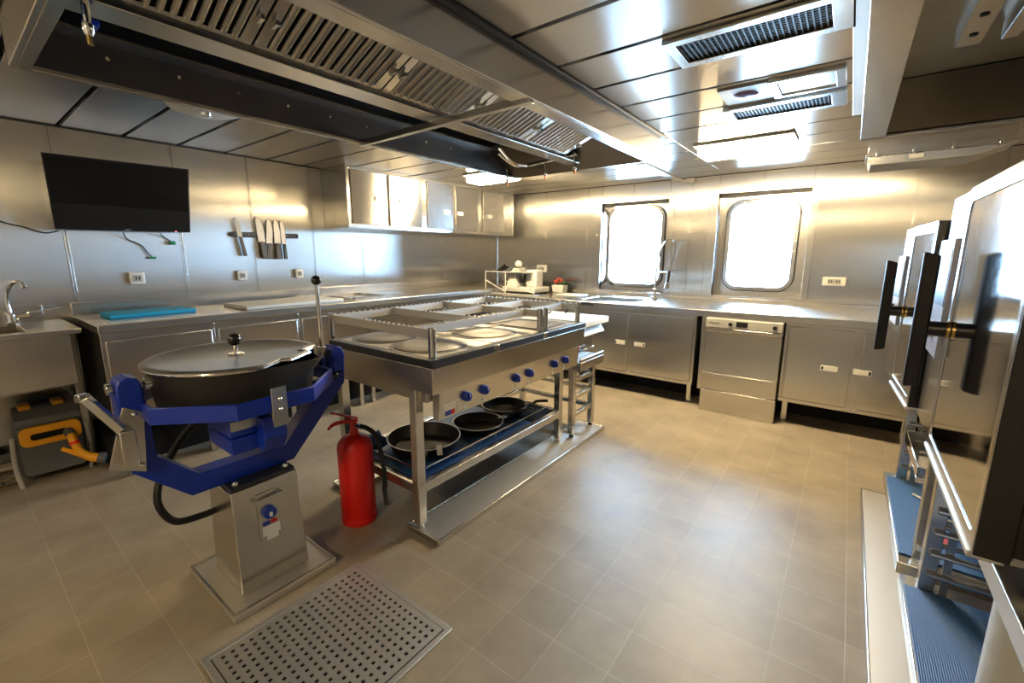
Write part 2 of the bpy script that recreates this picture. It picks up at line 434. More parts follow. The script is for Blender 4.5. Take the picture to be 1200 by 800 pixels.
# sloping end panels inside
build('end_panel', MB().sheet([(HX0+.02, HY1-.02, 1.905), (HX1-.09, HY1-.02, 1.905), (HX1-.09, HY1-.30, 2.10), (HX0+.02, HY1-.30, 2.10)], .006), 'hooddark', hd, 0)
build('skirt_shade_sheet', MB().box(HX0+.0165, HY0+.02, 1.916, HX0+.020, HY1-.02, 2.27).box(HX0+.02, HY0+.0165, 1.91, HX1-.09, HY0+.02, 2.2), 'hooddark', hd, 0)  # added sheet carrying the skirt's dark reflections in its colour
build('ledge', MB().box(HX0+.018, HY0+.02, 2.045, HX0+.10, HY1-.3, 2.055), 'hood', hd, 0)
TX0, TX1 = -1.685, -1.575
mb = MB().box(TX0, HY0+.02, 1.925, TX1, HY1-.12, 1.935)
mb.box(TX0, HY0+.02, 1.93, TX0+.008, HY1-.12, 1.965).box(TX1-.008, HY0+.02, 1.93, TX1, HY1-.12, 1.965)
build('grease_trough', mb, 'smooth', hd, .002)
def filt(side, y0, y1):
    if side > 0: A, B = (TX1-.004, 1.96), (-1.315, 2.065)
    else: A, B = (TX0+.004, 1.96), (-2.06, 2.085)
    d = Vector((B[0]-A[0], 0, B[1]-A[1])); L = d.length; d.normalize()
    nrm = Vector((d.z, 0, -d.x)) if side > 0 else Vector((-d.z, 0, d.x))
    if nrm.z > 0: nrm = -nrm
    def pt(t, y, h): return Vector((A[0], y, A[1]))+d*(t*L)+nrm*h
    mb = MB()
    for a, b, t0, t1 in ((y0, y0+.035, 0, 1), (y1-.035, y1, 0, 1), (y0+.035, y1-.035, 0, .05), (y0+.035, y1-.035, .95, 1)):
        mb.loft([[pt(t0, a, 0), pt(t0, b, 0), pt(t0, b, .012), pt(t0, a, .012)], [pt(t1, a, 0), pt(t1, b, 0), pt(t1, b, .012), pt(t1, a, .012)]])
    n = 11; w = (y1-y0-.07)/n
    for k in range(n):        # one rounded baffle after another, open slots between
        c = y0+.035+w*(k+.5); prof = []
        for q in range(7):
            an = PI*q/6; prof.append((c+.34*w*math.cos(an), .004+.016*math.sin(an)))
        mb.loft([[pt(.04, y, h) for y, h in prof], [pt(.96, y, h) for y, h in prof]])
    f = build('grease_filter', mb, 'hood', hd, 0)
    if side > 0:
        for yy in (y0+.018, y1-.018):
            p = pt(.42, yy, .018)
            build('filter_latch', MB().box(p.x-.022, p.y-.007, p.z-.012, p.x+.022, p.y+.007, p.z+.004), 'smooth', f)
    return f
ys = [.30, .72, 1.21, 1.70, 2.19, 2.68]
for a, b in zip(ys, ys[1:]):
    filt(1, a+.004, b-.004); filt(-1, a+.004, b-.004)
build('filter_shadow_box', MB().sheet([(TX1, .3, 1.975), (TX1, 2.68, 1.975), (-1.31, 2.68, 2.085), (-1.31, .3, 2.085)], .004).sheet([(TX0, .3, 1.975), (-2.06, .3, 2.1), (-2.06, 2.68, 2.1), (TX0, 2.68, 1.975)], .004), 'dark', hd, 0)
build('cross_tube', MB().bar((HX0+.01, 1.565, 1.905), (HX1-.012, 1.55, 1.905), .03, .03), 'bench', hd)
mb = MB()
for k in range(11):
    mb.lathe([(.0001, 0), (.006, .002), (.007, .008)], (HX0+.016, .5+.22*k, 2.0), 8, 'x')
build('rivets', mb, 'chrome', hd, 0)
mb = MB().tube([(-2.1, 2.62, 2.02), (-2.1, 2.78, 1.97), (-2.0, 2.82, 1.95), (-1.5, 2.70, 1.95)], .012, 8, 5)
mb.tube([(-2.0, 2.5, 2.02), (-2.0, 2.66, 1.95), (-1.98, 2.82, 1.95)], .012, 8, 5)
build('sprinkler_pipe', mb, 'chrome', hd, 0)
for i, (x, y) in enumerate(((-1.80, 2.78), (-1.52, 2.70), (-2.20, 2.85), (-1.60, .33))):
    nz = build('spray_nozzle', MB().cyl((x, y, 1.96), (x+.004, y, 1.86), .009, .008, 10).lathe([(.0001, 1.845), (.007, 1.846), (.013, 1.856), (.013, 1.872), (.008, 1.876)], (x+.004, y, 0), 12), 'chrome', hd, 0)
    build('nozzle_tip', MB().cyl((x+.004, y, 1.825), (x+.004, y, 1.848), .006, .007, 10), 'orange' if i != 3 else 'brass', nz, 0)
build('junction_block', MB().box(-1.70, 2.72, 1.93, -1.66, 2.78, 1.97), 'green', hd)
build('cable_tie', MB().box(-1.66, .33, 1.885, -1.625, .36, 1.90), 'blue', hd)

# ------------------------------------------------------------------ second hood above the ovens
h2 = thing('oven_hood', 'stainless hood box open underneath hanging above the two ovens', 'hood', (.55, 1.9, 1.86))
mb = MB()
x0, x1, y0, y1 = -.03, 1.14, .4, 2.9
mb.box(x0, y0, 1.86, x0+.012, y1, ZC-.001).box(x0, y1-.012, 1.86, x1, y1, ZC-.001).box(x0, y0, 1.86, x1, y0+.012, ZC-.001).box(x1-.012, y0, 1.86, x1, y1, ZC-.001)
mb.box(x0, y0, 1.852, x0+.095, y1, 1.862).box(x0, y1-.02, 1.852, x1, y1, 1.862)
build('canopy', mb, 'hood', h2, .002)
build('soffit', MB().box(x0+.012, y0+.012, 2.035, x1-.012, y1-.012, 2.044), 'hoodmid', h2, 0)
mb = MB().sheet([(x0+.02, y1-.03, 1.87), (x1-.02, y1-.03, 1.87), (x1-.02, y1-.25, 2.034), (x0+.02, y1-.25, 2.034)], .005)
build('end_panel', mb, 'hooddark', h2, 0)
mb = MB().box(.20, 1.2, 2.0, .265, 2.28, 2.034)
build('bracket', mb, 'smooth', h2)
mb = MB()
for k in range(6): mb.cyl((.233, 1.4+.155*k, 1.997), (.233, 1.4+.155*k, 2.0005), .011, n=14)
build('bracket_holes', mb, 'dark', h2, 0)
fx = build('filter_cassette', MB().box(.30, 1.2, 1.985, .92, 2.2, 2.034).box(.30, 1.2, 1.975, .34, 2.2, 1.99), 'hood', h2, .003)
build('cassette_slot', MB().box(.46, 2.0, 1.9835, .70, 2.012, 1.986), 'dark', fx, 0)

lb = thing('emergency_light', 'flat steel light box with hinged cover fixed to ceiling past the oven hood', 'light', (.33, 4.1, 1.88))
build('housing', MB().box(.01, 3.95, 1.955, .68, 4.25, ZC-.0005).box(0, 3.935, 1.94, .69, 4.26, 1.957), 'hood', lb, .003)
build('cover', MB().loft([[(.03, 3.955, 1.885), (.52, 3.955, 1.885), (.52, 4.23, 1.875), (.03, 4.23, 1.875)], [(.012, 3.95, 1.94), (.67, 3.95, 1.94), (.67, 4.24, 1.94), (.012, 4.24, 1.94)]]), 'hood', lb, .003)
for xx in (.06, .24, .42, .62): build('clip', MB().box(xx-.008, 3.93, 1.93, xx+.008, 3.938, 1.972), 'chrome', lb)
build('maker_plate', MB().box(.22, 3.944, 1.905, .29, 3.952, 1.93), 'white', lb, 0)

# ------------------------------------------------------------------ ceiling fittings
def luminaire(label, x0, y0, x1, y1, grp='lit ceiling luminaires'):
    t = thing('ceiling_light', label, 'light', ((x0+x1)/2, (y0+y1)/2, ZC-.06), grp)
    build('housing', MB().box(x0-.02, y0-.02, ZC-.022, x1+.02, y1+.02, ZC-.0005), 'white', t)
    build('diffuser', MB().box(x0, y0, ZC-.085, x1, y1, ZC-.0215), 'lamp', t, .025)
luminaire('lit rectangular ceiling light between the windows and range hood', -.93, 3.36, -.38, 3.60)
luminaire('lit ceiling light beyond the hood by the wall cabinets', -2.98, 3.22, -2.48, 3.44)
luminaire('lit ceiling light near the front wall by the sink side', -2.7, -1.2, -2.52, -1.05)
luminaire('unseen ceiling light added behind the viewer over the front aisle', -.75, -1.5, -.40, -1.3)  # unseen lamp, put in to light the front of the room
t = thing('dome_light', 'unlit round ceiling dome light half hidden behind the hood', 'light', (-2.69, .97, ZC-.05))
build('dome', MB().lathe([(.0001, -.045), (.12, -.042), (.16, -.028), (.18, 0)], (-2.69, .97, ZC), 40), 'white', t, 0)
build('cap', MB().lathe([(.0001, -.06), (.022, -.056), (.026, -.04)], (-2.69, .97, ZC), 16), 'chrome', t, 0)
def vent(label, x0, y0, x1, y1):
    t = thing('ceiling_vent', label, 'vent', ((x0+x1)/2, (y0+y1)/2, ZC-.02), 'ceiling air vents')
    mb = MB().ringp([(x0, y0), (x1, y0), (x1, y1), (x0, y1)], [(x0+.035, y0+.04), (x1-.06, y0+.04), (x1-.06, y1-.04), (x0+.035, y1-.04)], 2, ZC-.02, ZC-.0005)
    build('frame', mb, 'smooth', t, .002)
    mb = MB(); a, b, c, d = x0+.035, x1-.06, y0+.04, y1-.04
    n = 26
    for k in range(n): mb.box(a+(b-a)*k/n, c, ZC-.012, a+(b-a)*k/n+.005, d, ZC-.009)
    n = 10
    for k in range(n): mb.box(a, c+(d-c)*k/n, ZC-.010, b, c+(d-c)*k/n+.004, ZC-.006)
    build('grille', mb, 'mesh', t, 0)
    build('backing', MB().box(a, c, ZC-.004, b, d, ZC-.001), 'mesh', t, 0)
vent('wide ceiling air vent with dark mesh nearest the viewer', -.62, 1.705, -.07, 1.96)
vent('smaller ceiling air vent with dark mesh nearer the windows', -.62, 2.65, -.10, 2.90)
t = thing('smoke_detector', 'pale square ceiling detector plate with a violet oval lens', 'detector', (-.47, 2.45, ZC-.01))
build('plate', MB().box(-.58, 2.35, ZC-.012, -.375, 2.58, ZC-.0005), 'board', t)
build('lens', MB().lathe([(.0001, -.024), (.045, -.02), (.055, -.012)], (-.48, 2.465, ZC), 24), 'violet', t, 0)
t = thing('ceiling_hatch', 'small steel ceiling hatch with raised frame beside the detector', 'hatch', (-.24, 2.45, ZC-.02))
mb = MB().ringp([(-.375+.003, 2.34), (-.10, 2.34), (-.10, 2.58), (-.375+.003, 2.58)], [(-.34, 2.36), (-.135, 2.36), (-.135, 2.56), (-.34, 2.56)], 2, ZC-.022, ZC-.0005)
build('frame', mb, 'smooth', t); build('cover', MB().box(-.34, 2.36, ZC-.014, -.135, 2.56, ZC-.0005), 'steel', t)
tag(build('wall_sensor', MB().box(-1.39, YB-.035, 1.995, -1.31, YB-.001, 2.04).box(-1.37, YB-.05, 2.0, -1.33, YB-.03, 2.03), 'greyl'), 'small pale sensor box high on back wall between the windows', 'sensor')

# ------------------------------------------------------------------ cooking range
RX0, RX1, RY0, RY1 = -2.105, -1.335, 1.22, 2.57
rg = thing('cooking_range', 'big stainless cooking range with round hotplates and guard rails', 'stove', (-1.72, 1.9, .03))
build('body', MB().box(RX0, RY0, .71, RX1, RY1, .826), 'steel', rg, .003)
build('hob_rim', MB().ringp([(RX0-.006, RY0-.006), (RX1+.006, RY0-.006), (RX1+.006, RY1+.004), (RX0-.006, RY1+.004)], [(RX0+.03, RY0+.03), (RX1-.03, RY0+.03), (RX1-.03, RY1-.03), (RX0+.03, RY1-.03)], 2, .8265, .862), 'rim', rg, .004)
for k in range(3):
    a, b = RY0+.03+.43*k, RY0+.03+.43*(k+1)
    tp = build('hob_top', MB().box(RX0+.03, a+.004, .8265, RX1-.03, b-.004, .861), 'hobtop', rg, .003)
build('module_gap', MB().box(RX0+.03, RY0+.03, .8267, RX1-.03, RY1-.03, .852), 'rim', rg, 0)
mb = MB()
for y in (1.645, 2.085): mb.box(RX1-.001, y-.02, .828, RX1+.008, y+.02, .862)
build('joint_clip', mb, 'bench', rg)
for cx, cy, r in ((-1.585, 1.43, .165), (-1.925, 1.43, .145), (-1.60, 1.865, .16), (-1.925, 1.865, .145)):
    hp = build('hotplate', MB().lathe([(.0001, .006), (.03, .0045), (.05, .0075), (r-.012, .0075), (r, .004), (r, 0)], (cx, cy, .8612), 48), 'iron', rg, 0)
    rr = [(r+.016, 0), (r+.016, .0015), (r+.001, .0015), (r+.001, 0)]
    build('plate_surround', MB().lathe([(r+.001, .0), (r+.001, .0012), (r+.024, .0012), (r+.024, 0)], (cx, cy, .8612), 48, closed=True), 'rim', hp, 0)
for cx in (-1.56, -1.90):
    hp = build('square_hotplate', MB().prism(rrect(cx-.145, 2.13, cx+.145, 2.45, .03), 2, .8612, .868), 'iron', rg, .002)
    build('plate_surround', MB().prism(rrect(cx-.158, 2.117, cx+.158, 2.463, .04), 2, .8611, .863), 'rim', hp, 0)
build('control_panel', MB().prism([(-1.40, .575), (-1.362, .575), (-1.352, .711), (-1.40, .711)], 1, 1.275, 2.535), 'steel', rg, .002)
build('frame_rail', MB().box(RX0+.03, 1.245, .655, RX0+.07, 2.53, .71).box(-1.45, 1.245, .655, -1.405, 2.53, .71).box(RX0+.07, 1.245, .655, -1.45, 1.285, .71).box(RX0+.07, 2.49, .655, -1.45, 2.53, .71), 'steel', rg)
for y in (1.444, 1.572, 1.835, 1.962, 2.224, 2.355):
    kb = build('knob', MB().cyl((-1.358, y, .647), (-1.345, y, .647), .024, n=24).cyl((-1.346, y, .647), (-1.333, y, .647), .0215, .020, 24).box(-1.334, y-.0045, .630, -1.326, y+.0045, .664), 'knob', rg, .0015)
    build('pointer', MB().box(-1.3262, y-.0015, .650, -1.3253, y+.0015, .662), 'white', kb, 0)
mb = MB()
for y in (1.444, 1.572, 1.835, 1.962, 2.224, 2.355):
    for dz in (.030, .045, .058): mb.box(-1.3632, y-.010, .647-dz-.006, -1.3590, y+.006, .647-dz+.001)
build('dial_marks', mb, 'greyl', rg, 0)
lbm = build('rating_label', MB().box(-1.3625, 1.305, .61, -1.3570, 1.378, .668), 'white', rg, 0)
build('label_print', MB().box(-1.3640, 1.315, .585, -1.3590, 1.352, .607), 'knob', lbm, 0)
build('label_stamp', MB().box(-1.3640, 1.355, .585, -1.3590, 1.372, .607), 'red', lbm, 0)
for x in (-1.475, RX0+.05):
    for y in (1.245, 2.49):
        lg = build('leg', MB().box(x-.022, y-.0225, .05, x+.022, y+.0225, .71), 'steel', rg, .003)
        build('foot', MB().cyl((x, y, .0305), (x, y, .052), .017, .013, 14), 'bench', lg, 0)
# guard rails with notches, standing on short posts
def rail(p0, p1, n):
    mb = MB().bar((p0[0], p0[1], .962), (p1[0], p1[1], .962), .006, .04)
    d = Vector((p1[0]-p0[0], p1[1]-p0[1], 0)); L = d.length; d.normalize(); s = Vector((-d.y, d.x, 0))
    for k in range(n):
        c = Vector((p0[0], p0[1], .981))+d*(L*(k+.5)/n)
        mb.bar(c, c+Vector((0, 0, .008)), .012, .004, up=d)
    return build('guard_rail', mb, 'plate', rg, 0)
rail((-2.155, 1.27), (-1.375, 1.27), 22)
rail((-2.155, 1.27), (-2.155, 2.54), 34)
rail((-1.485, 1.273), (-1.485, 2.12), 22)
rail((-2.152, 1.68), (-1.488, 1.68), 18)
rail((-1.80, 1.683), (-1.80, 2.537), 22)
rail((-2.152, 2.11), (-1.375, 2.11), 20)
rail((-2.152, 2.54), (-1.375, 2.54), 20)
rail((-1.485, 2.16), (-1.485, 2.537), 10)
for x, y in ((-1.372, 1.258), (-1.372, 2.09), (-1.372, 2.145), (-1.372, 2.535), (-2.155, 1.26), (-2.155, 2.09), (-2.155, 2.145), (-2.155, 2.535)):
    if x < -2.1: build('rail_post', MB().cyl((x, y, .83), (x, y, .993), .014, n=16).box(x, y-.012, .83, RX0-.004, y+.012, .85), 'smooth', rg, .001)
    else: build('rail_post', MB().cyl((x, y, .8605), (x, y, .993), .0165, n=18), 'smooth', rg, .001)
# undershelf
mb = MB().box(-2.08, 1.225, .205, -2.04, 2.51, .25).box(-1.49, 1.225, .205, -1.452, 2.51, .25).box(-2.04, 1.225, .205, -1.49, 1.262, .25).box(-2.04, 2.47, .205, -1.49, 2.51, .25)
sh = build('undershelf', mb, 'steel', rg, .003)
build('shelf_tray', MB().box(-2.04, 1.262, .236, -1.49, 2.47, .242), 'dark', sh, 0)
mb = MB().tube([(-1.515, 1.29, .285), (-1.515, 2.42, .285)], .005, 8).tube([(-2.02, 1.29, .285), (-1.515, 1.29, .285)], .005, 8)
for y in (1.29, 1.86, 2.42): mb.tube([(-1.515, y, .242), (-1.515, y, .285)], .004, 8)
mb.tube([(-2.02, 1.29, .242), (-2.02, 1.29, .285)], .004, 8)
build('shelf_fence', mb, 'chrome', sh, 0)
tag(build('shelf_mat', MB().box(-2.02, 1.275, .2425, -1.50, 2.2, .2475), 'matfine', bevel=0), 'dark blue woven mat lying on the range undershelf beneath the pans', 'mat')

def plinth(label, x0, x1, y0, y1, h=.03, grp=None):
    t = thing('deck_plinth', label, 'plinth', ((x0+x1)/2, (y0+y1)/2, 0), grp)
    build('top_plate', MB().box(x0+.006, y0+.006, .001, x1-.006, y1-.006, h-.002), 'plate', t, .002)
    mb = MB().ringp([(x0, y0), (x1, y0), (x1, y1), (x0, y1)], [(x0+.008, y0+.008), (x1-.008, y0+.008), (x1-.008, y1-.008), (x0+.008, y1-.008)], 2, .0005, h)
    build('edge_strip', mb, 'smooth', t, .003)
plinth('low steel plinth on the floor beneath the control side of the range', -1.545, -1.328, 1.218, 2.93)
plinth('low steel plinth on the floor beneath the far side of the range', -2.19, -2.03, 1.22, 2.9)

def pan(name, label, cx, cy, r, z, hd_a, hlen, h=.055, hook=False):
    t = thing(name, label, 'pan', (cx, cy, z), 'frying pans on the range undershelf')
    b = build('pan_body', MB().lathe([(.0001, 0), (r*.8, 0), (r*.86, .006), (r, h), (r+.004, h+.002), (r-.002, h+.001), (r*.84, .009), (r*.78, .005), (.0001, .005)], (cx, cy, z), 48), 'nonstick', t, 0)
    build('rim', MB().lathe([(r-.001, h), (r+.005, h-.001), (r+.005, h+.003), (r-.001, h+.003)], (cx, cy, z), 48, closed=True), 'plate', b, 0)
    d = Vector((math.cos(hd_a), math.sin(hd_a), 0)); p0 = Vector((cx, cy, z+h-.012))+d*(r-.004)
    pts = [p0, p0+d*.05+Vector((0, 0, .012)), p0+d*(hlen*.5)+Vector((0, 0, .028)), p0+d*hlen+Vector((0, 0, .03))]
    build('handle', MB().tube(pts, .010 if not hook else .013, 10, 5), 'black', t, 0)
    build('handle_bracket', MB().bar(p0-d*.012+Vector((0, 0, .004)), p0+d*.045+Vector((0, 0, .014)), .028, .012), 'chrome', t, .002)
    if hook:
        s = Vector((-d.y, d.x, 0)); q = p0+s*.075
        build('hook_tab', MB().bar(q-d*.03+Vector((0, 0, .02)), q+d*.055+Vector((0, 0, .008)), .03, .01), 'chrome', t, .003)
    return t
pan('frying_pan', 'largest black frying pan on the undershelf behind the front leg', -1.745, 1.52, .195, .2475, -.72, .1, .075, True)
pan('frying_pan', 'middle black frying pan on the undershelf', -1.685, 1.90, .15, .2475, 1.12, .24, .055)
pan('frying_pan', 'black frying pan at the far end of the undershelf', -1.755, 2.25, .15, .2475, .72, .15, .05)
# crumpled cloth
mb = MB(); n = 16; gr = []
for i in range(n):
    row = []
    for j in range(n):
        u, v = i/(n-1), j/(n-1)
        x = -2.02+.13*u+.008*math.sin(7*v); y = 1.272+.13*v+.008*math.sin(9*u)
        z = .295+.030*abs(math.sin(5*u+3*v))*math.sin(PI*min(1, max(0, u)))+.022*math.sin(8*v+2*u)**2
        if u < .15: z -= .03*(.15-u)/.15
        row.append(mb.bm.verts.new((x, y, z)))
    gr.append(row)
for i in range(n-1):
    for j in range(n-1): mb.bm.faces.new((gr[i][j], gr[i+1][j], gr[i+1][j+1], gr[i][j+1]))
cl = tag(build('kitchen_cloth', mb, 'cloth', None, 0), 'crumpled blue cloth bundled at the corner of the undershelf', 'cloth')
s = cl.modifiers.new('thickness', 'SOLIDIFY'); s.thickness = .04; s.offset = -1
sb = cl.modifiers.new('soft', 'SUBSURF'); sb.levels = 1; sb.render_levels = 1

# ------------------------------------------------------------------ griddle unit at the far end of the range, on its own stand
st = thing('equipment_stand', 'open steel frame stand with rungs at the far end of the range', 'stand', (-1.7, 2.75, .03))
SX0, SX1, SY0, SY1 = -2.06, -1.43, 2.60, 2.89
for x in (SX0, SX1):
    for y in (SY0, SY1):
        lg = build('leg', MB().box(x-.02, y-.02, .05, x+.02, y+.02, .52), 'steel', st, .003)
        build('foot', MB().cyl((x, y, .0305), (x, y, .052), .016, .012, 12), 'rubber', lg, 0)
for z in (.17, .30, .42):
    mb = MB().box(SX1-.012, SY0+.02, z, SX1+.012, SY1-.02, z+.03).box(SX0-.012, SY0+.02, z, SX0+.012, SY1-.02, z+.03)
    mb.box(SX0+.02, SY1-.012, z, SX1-.02, SY1+.012, z+.03)
    build('rung', mb, 'steel', st)
build('stand_top', MB().box(SX0-.03, SY0-.022, .52, SX1+.075, SY1+.03, .58).box(SX1+.055, SY0-.022, .58, SX1+.075, SY1+.03, .605), 'steel', st, .003)
gd = thing('fry_top', 'white gleaming countertop fry top with sloped front standing on the frame stand', 'griddle', (-1.7, 2.78, .605))
build('body', MB().box(-2.08, 2.60, .581, -1.44, 2.89, .814), 'steel', gd, .003)
build('top', MB().box(-2.10, 2.58, .814, -1.345, 2.965, .858), 'board', gd, .008)
build('sloped_front', MB().prism([(-1.44, .725), (-1.395, .735), (-1.36, .755), (-1.395, .806), (-1.44, .806)], 1, 2.585, 2.93), 'board', gd, .003)
build('valve_handle', MB().ball((-1.42, 2.64, .665), .018), 'red', gd, 0)
build('valve_stem', MB().cyl((-1.47, 2.64, .655), (-1.42, 2.64, .66), .009, n=12).box(-1.44, 2.65, .63, -1.415, 2.70, .645), 'black', gd, .002)
build('tap', MB().cyl((-1.47, 2.76, .64), (-1.43, 2.76, .64), .012, n=12).tube([(-1.43, 2.76, .64), (-1.40, 2.80, .65), (-1.40, 2.84, .645)], .006, 8, 4), 'chrome', gd, 0)
build('lid_handle', MB().cyl((-1.62, 2.93, .935), (-1.47, 2.97, .93), .011, n=12).cyl((-1.62, 2.93, .93), (-1.68, 2.91, .86), .007, n=8), 'black', gd, 0)
sp = thing('scraper', 'pale scraper leaning on the far square hotplates of the range', 'scraper', (-1.62, 2.4, .87), None)
build('blade', MB().sheet([(-1.70, 2.36, .87), (-1.52, 2.42, .87), (-1.56, 2.50, .875), (-1.74, 2.44, .875)], .004), 'board', sp, .001)
build('handle', MB().bar((-1.60, 2.43, .878), (-1.52, 2.46, .93), .02, .01), 'white', sp)

# ------------------------------------------------------------------ tilting pan on pedestal
tp = thing('tilting_pan', 'round lidded tilting pan in a blue yoke on a steel pedestal', 'tilting pan', (-1.79, .67, 0))
b = MB().box(-2.015, .475, .002, -1.59, .872, .03)
base = build('base_plate', b, 'plate', tp, .004)
build('base_lip', MB().ringp([(-2.015, .475), (-1.59, .475), (-1.59, .872), (-2.015, .872)], [(-2.005, .485), (-1.60, .485), (-1.60, .862), (-2.005, .862)], 2, .0295, .036), 'smooth', base, .001)
mb = MB().loft([[(-1.925, .54, .03), (-1.675, .54, .03), (-1.675, .80, .03), (-1.925, .80, .03)], [(-1.90, .545, .44), (-1.69, .545, .44), (-1.69, .79, .44), (-1.90, .79, .44)]])
ped = build('pedestal', mb, 'bench', tp, .004)
pc = lambda z: -1.675-.015*(z-.03)/.41
kp = build('switch_plate', MB().prism([(pc(.21)-.002, .21), (pc(.21)+.006, .21), (pc(.40)+.006, .40), (pc(.40)-.002, .40)], 1, .625, .705), 'bench', ped, .002)
build('rotary_switch', MB().cyl((pc(.3)+.004, .665, .318), (pc(.3)+.022, .665, .318), .026, .024, 24), 'knob', kp, .001)
build('switch_pointer', MB().box(pc(.3)+.02, .660, .306, pc(.3)+.027, .670, .322), 'white', kp, 0)
build('switch_hood', MB().box(pc(.4)-.003, .615, .375, pc(.4)+.022, .72, .385), 'bench', kp, .001)
build('switch_label', MB().box(pc(.25)+.004, .635, .225, pc(.25)+.0085, .70, .262).box(pc(.22)+.0045, .648, .205, pc(.22)+.009, .69, .226), 'white', kp, 0)
build('label_print', MB().box(pc(.26)+.004, .638, .268, pc(.26)+.0085, .664, .282), 'knob', kp, 0)
build('label_stamp', MB().box(pc(.26)+.004, .668, .268, pc(.26)+.0085, .69, .282), 'red', kp, 0)
# yoke: one mitred box-section frame
pl = [(.325, .87), (.335, .62), (.465, .492), (.80, .492), (1.035, .745), (1.045, .87)]
def offset(pl, d):
    out = []
    for i, p in enumerate(pl):
        p = Vector((p[0], p[1], 0)); a = Vector((*pl[max(0, i-1)], 0)); c = Vector((*pl[min(len(pl)-1, i+1)], 0))
        d1 = (p-a).normalized() if i else (c-p).normalized(); d2 = (c-p).normalized() if i < len(pl)-1 else d1
        n1 = Vector((-d1.y, d1.x, 0)); n2 = Vector((-d2.y, d2.x, 0)); n = (n1+n2).normalized()
        out.append(p+n*(d/max(.3, n.dot(n1))))
    return out
up, dn = offset(pl, .036), offset(pl, -.036)
yx0, yx1 = -1.83, -1.755
yk = build('yoke', MB().loft([[(yx0, u.x, u.y), (yx1, u.x, u.y), (yx1, w.x, w.y), (yx0, w.x, w.y)] for u, w in zip(up, dn)]), 'blue', tp, .003)
build('mount_plate', MB().box(-1.895, .55, .4405, -1.695, .785, .455), 'rim', yk, .002)
mb = MB()
for x, y in ((-1.72, .575), (-1.72, .76), (-1.87, .575), (-1.87, .76)): mb.lathe([(.0001, .014), (.009, .013), (.012, .008), (.012, 0)], (x, y, .455), 10)
build('mount_bolt', mb, 'chrome', yk, 0)
build('bearing_housing', MB().prism([(.294, .80), (.356, .80), (.356, .895), (.348, .912), (.325, .92), (.302, .912), (.294, .895)], 0, yx0-.004, yx1+.006), 'blue', yk, .004)
build('bearing_housing', MB().prism([(1.018, .78), (1.072, .78), (1.072, .875), (1.064, .893), (1.045, .902), (1.026, .893), (1.018, .875)], 0, yx0-.004, yx1+.006), 'blue', yk, .004)
mb = MB().cyl((-1.79, .37, .885), (-1.79, .405, .885), .022, n=18).box(-1.83, .405, .845, -1.75, .418, .925)
mb.cyl((-1.79, .275, .885), (-1.79, .29, .885), .018, n=12)
build('pivot_pin', mb, 'chrome', yk, .001)
build('locking_bolt', MB().ball((-1.745, 1.02, .775), .016).cyl((-1.76, .98, .775), (-1.735, 1.05, .79), .006, n=8), 'gloss', yk, 0)
# cradle ring round the pan
cx, cy = -1.795, .655
ang = [math.radians(a) for a in (22.5, 67.5, 112.5, 157.5, 202.5, 247.5, 292.5, 337.5)]
def octo(r): return [(cx+r*math.cos(a), cy+r*math.sin(a)) for a in ang]
cr = build('cradle_ring', MB().ringp(octo(.335), octo(.322), 2, .775, .83), 'blue', tp, .002)
build('cradle_arm', MB().box(-1.82, .352+.055, .775, -1.76, .35+.07, .925).box(-1.82, .975, .775, -1.76, .99, .86), 'blue', cr, .003)
for a in (-.02, PI-.2, PI+1.2):
    d = Vector((math.cos(a), math.sin(a), 0)); c = Vector((cx, cy, 0))+d*.318
    br = build('lug', MB().bar(c+d*.012+Vector((0, 0, .73)), c+d*.012+Vector((0, 0, .865)), .05, .012, up=d), 'smooth', cr, .002)
    bb = MB()
    for z in (.79, .825): bb.ball(tuple(c+d*.02+Vector((0, 0, z))), .008, 10, 6)
    build('lug_bolt', bb, 'chrome', br, 0)
# the pan itself with a pouring lip towards the range
Rr = .285
N = 64
def loop(r, z, lip=0):
    out = []
    for i in range(N):
        a = 2*PI*i/N; da = abs((a-math.radians(38)+PI) % (2*PI)-PI)
        rr = r+lip*max(0, 1-da/.3)
        out.append((cx+rr*math.cos(a), cy+rr*math.sin(a), z))
    return out
pb = build('pan_bowl', MB().loft([loop(.235, .765), loop(.253, .772), loop(.264, .85, .005), loop(.272, .915, .055), loop(.267, .916, .05), loop(.258, .85, .004), loop(.24, .782), loop(.01, .78)]), 'panout', tp, 0)
a0 = math.radians(34)
def lidpts(r, cut, tab):
    out = []
    for i in range(72):
        a = 2*PI*i/72; da = (a-a0+PI) % (2*PI)-PI
        rr = r
        if abs(da) < math.radians(40):
            rr = min(r, cut/math.cos(da))
            if abs(da) < math.radians(19): rr = min(r*.985, tab/math.cos(da))
        out.append((rr*math.cos(a), rr*math.sin(a)))
    return out
def lring(r, cut, tab, z): return [(cx+p[0], cy+p[1], z) for p in lidpts(r, cut, tab)]
ld = build('lid', MB().loft([lring(Rr-.004, .216, .246, .9175), lring(Rr, .22, .25, .920), lring(Rr, .22, .25, .930), lring(Rr-.006, .216, .245, .934), lring(Rr-.026, .205, .234, .934), lring(Rr-.036, .196, .226, .930), lring(.01, .01, .01, .930)]), 'lidsteel', tp, 0)
build('lid_trim', MB().loft([lring(Rr+.0015, .2215, .2515, .9205), lring(Rr+.003, .223, .253, .924), lring(Rr+.0015, .2215, .2515, .9275)], caps=False), 'chrome', ld, 0)
build('lid_stem', MB().cyl((cx, cy, .93), (cx, cy, .968), .008, n=14).lathe([(.03, .93), (.026, .934), (.0001, .934)], (cx, cy, 0), 20), 'chrome', ld, 0)
build('lid_knob', MB().ball((cx, cy, .986), .024), 'gloss', ld, 0)
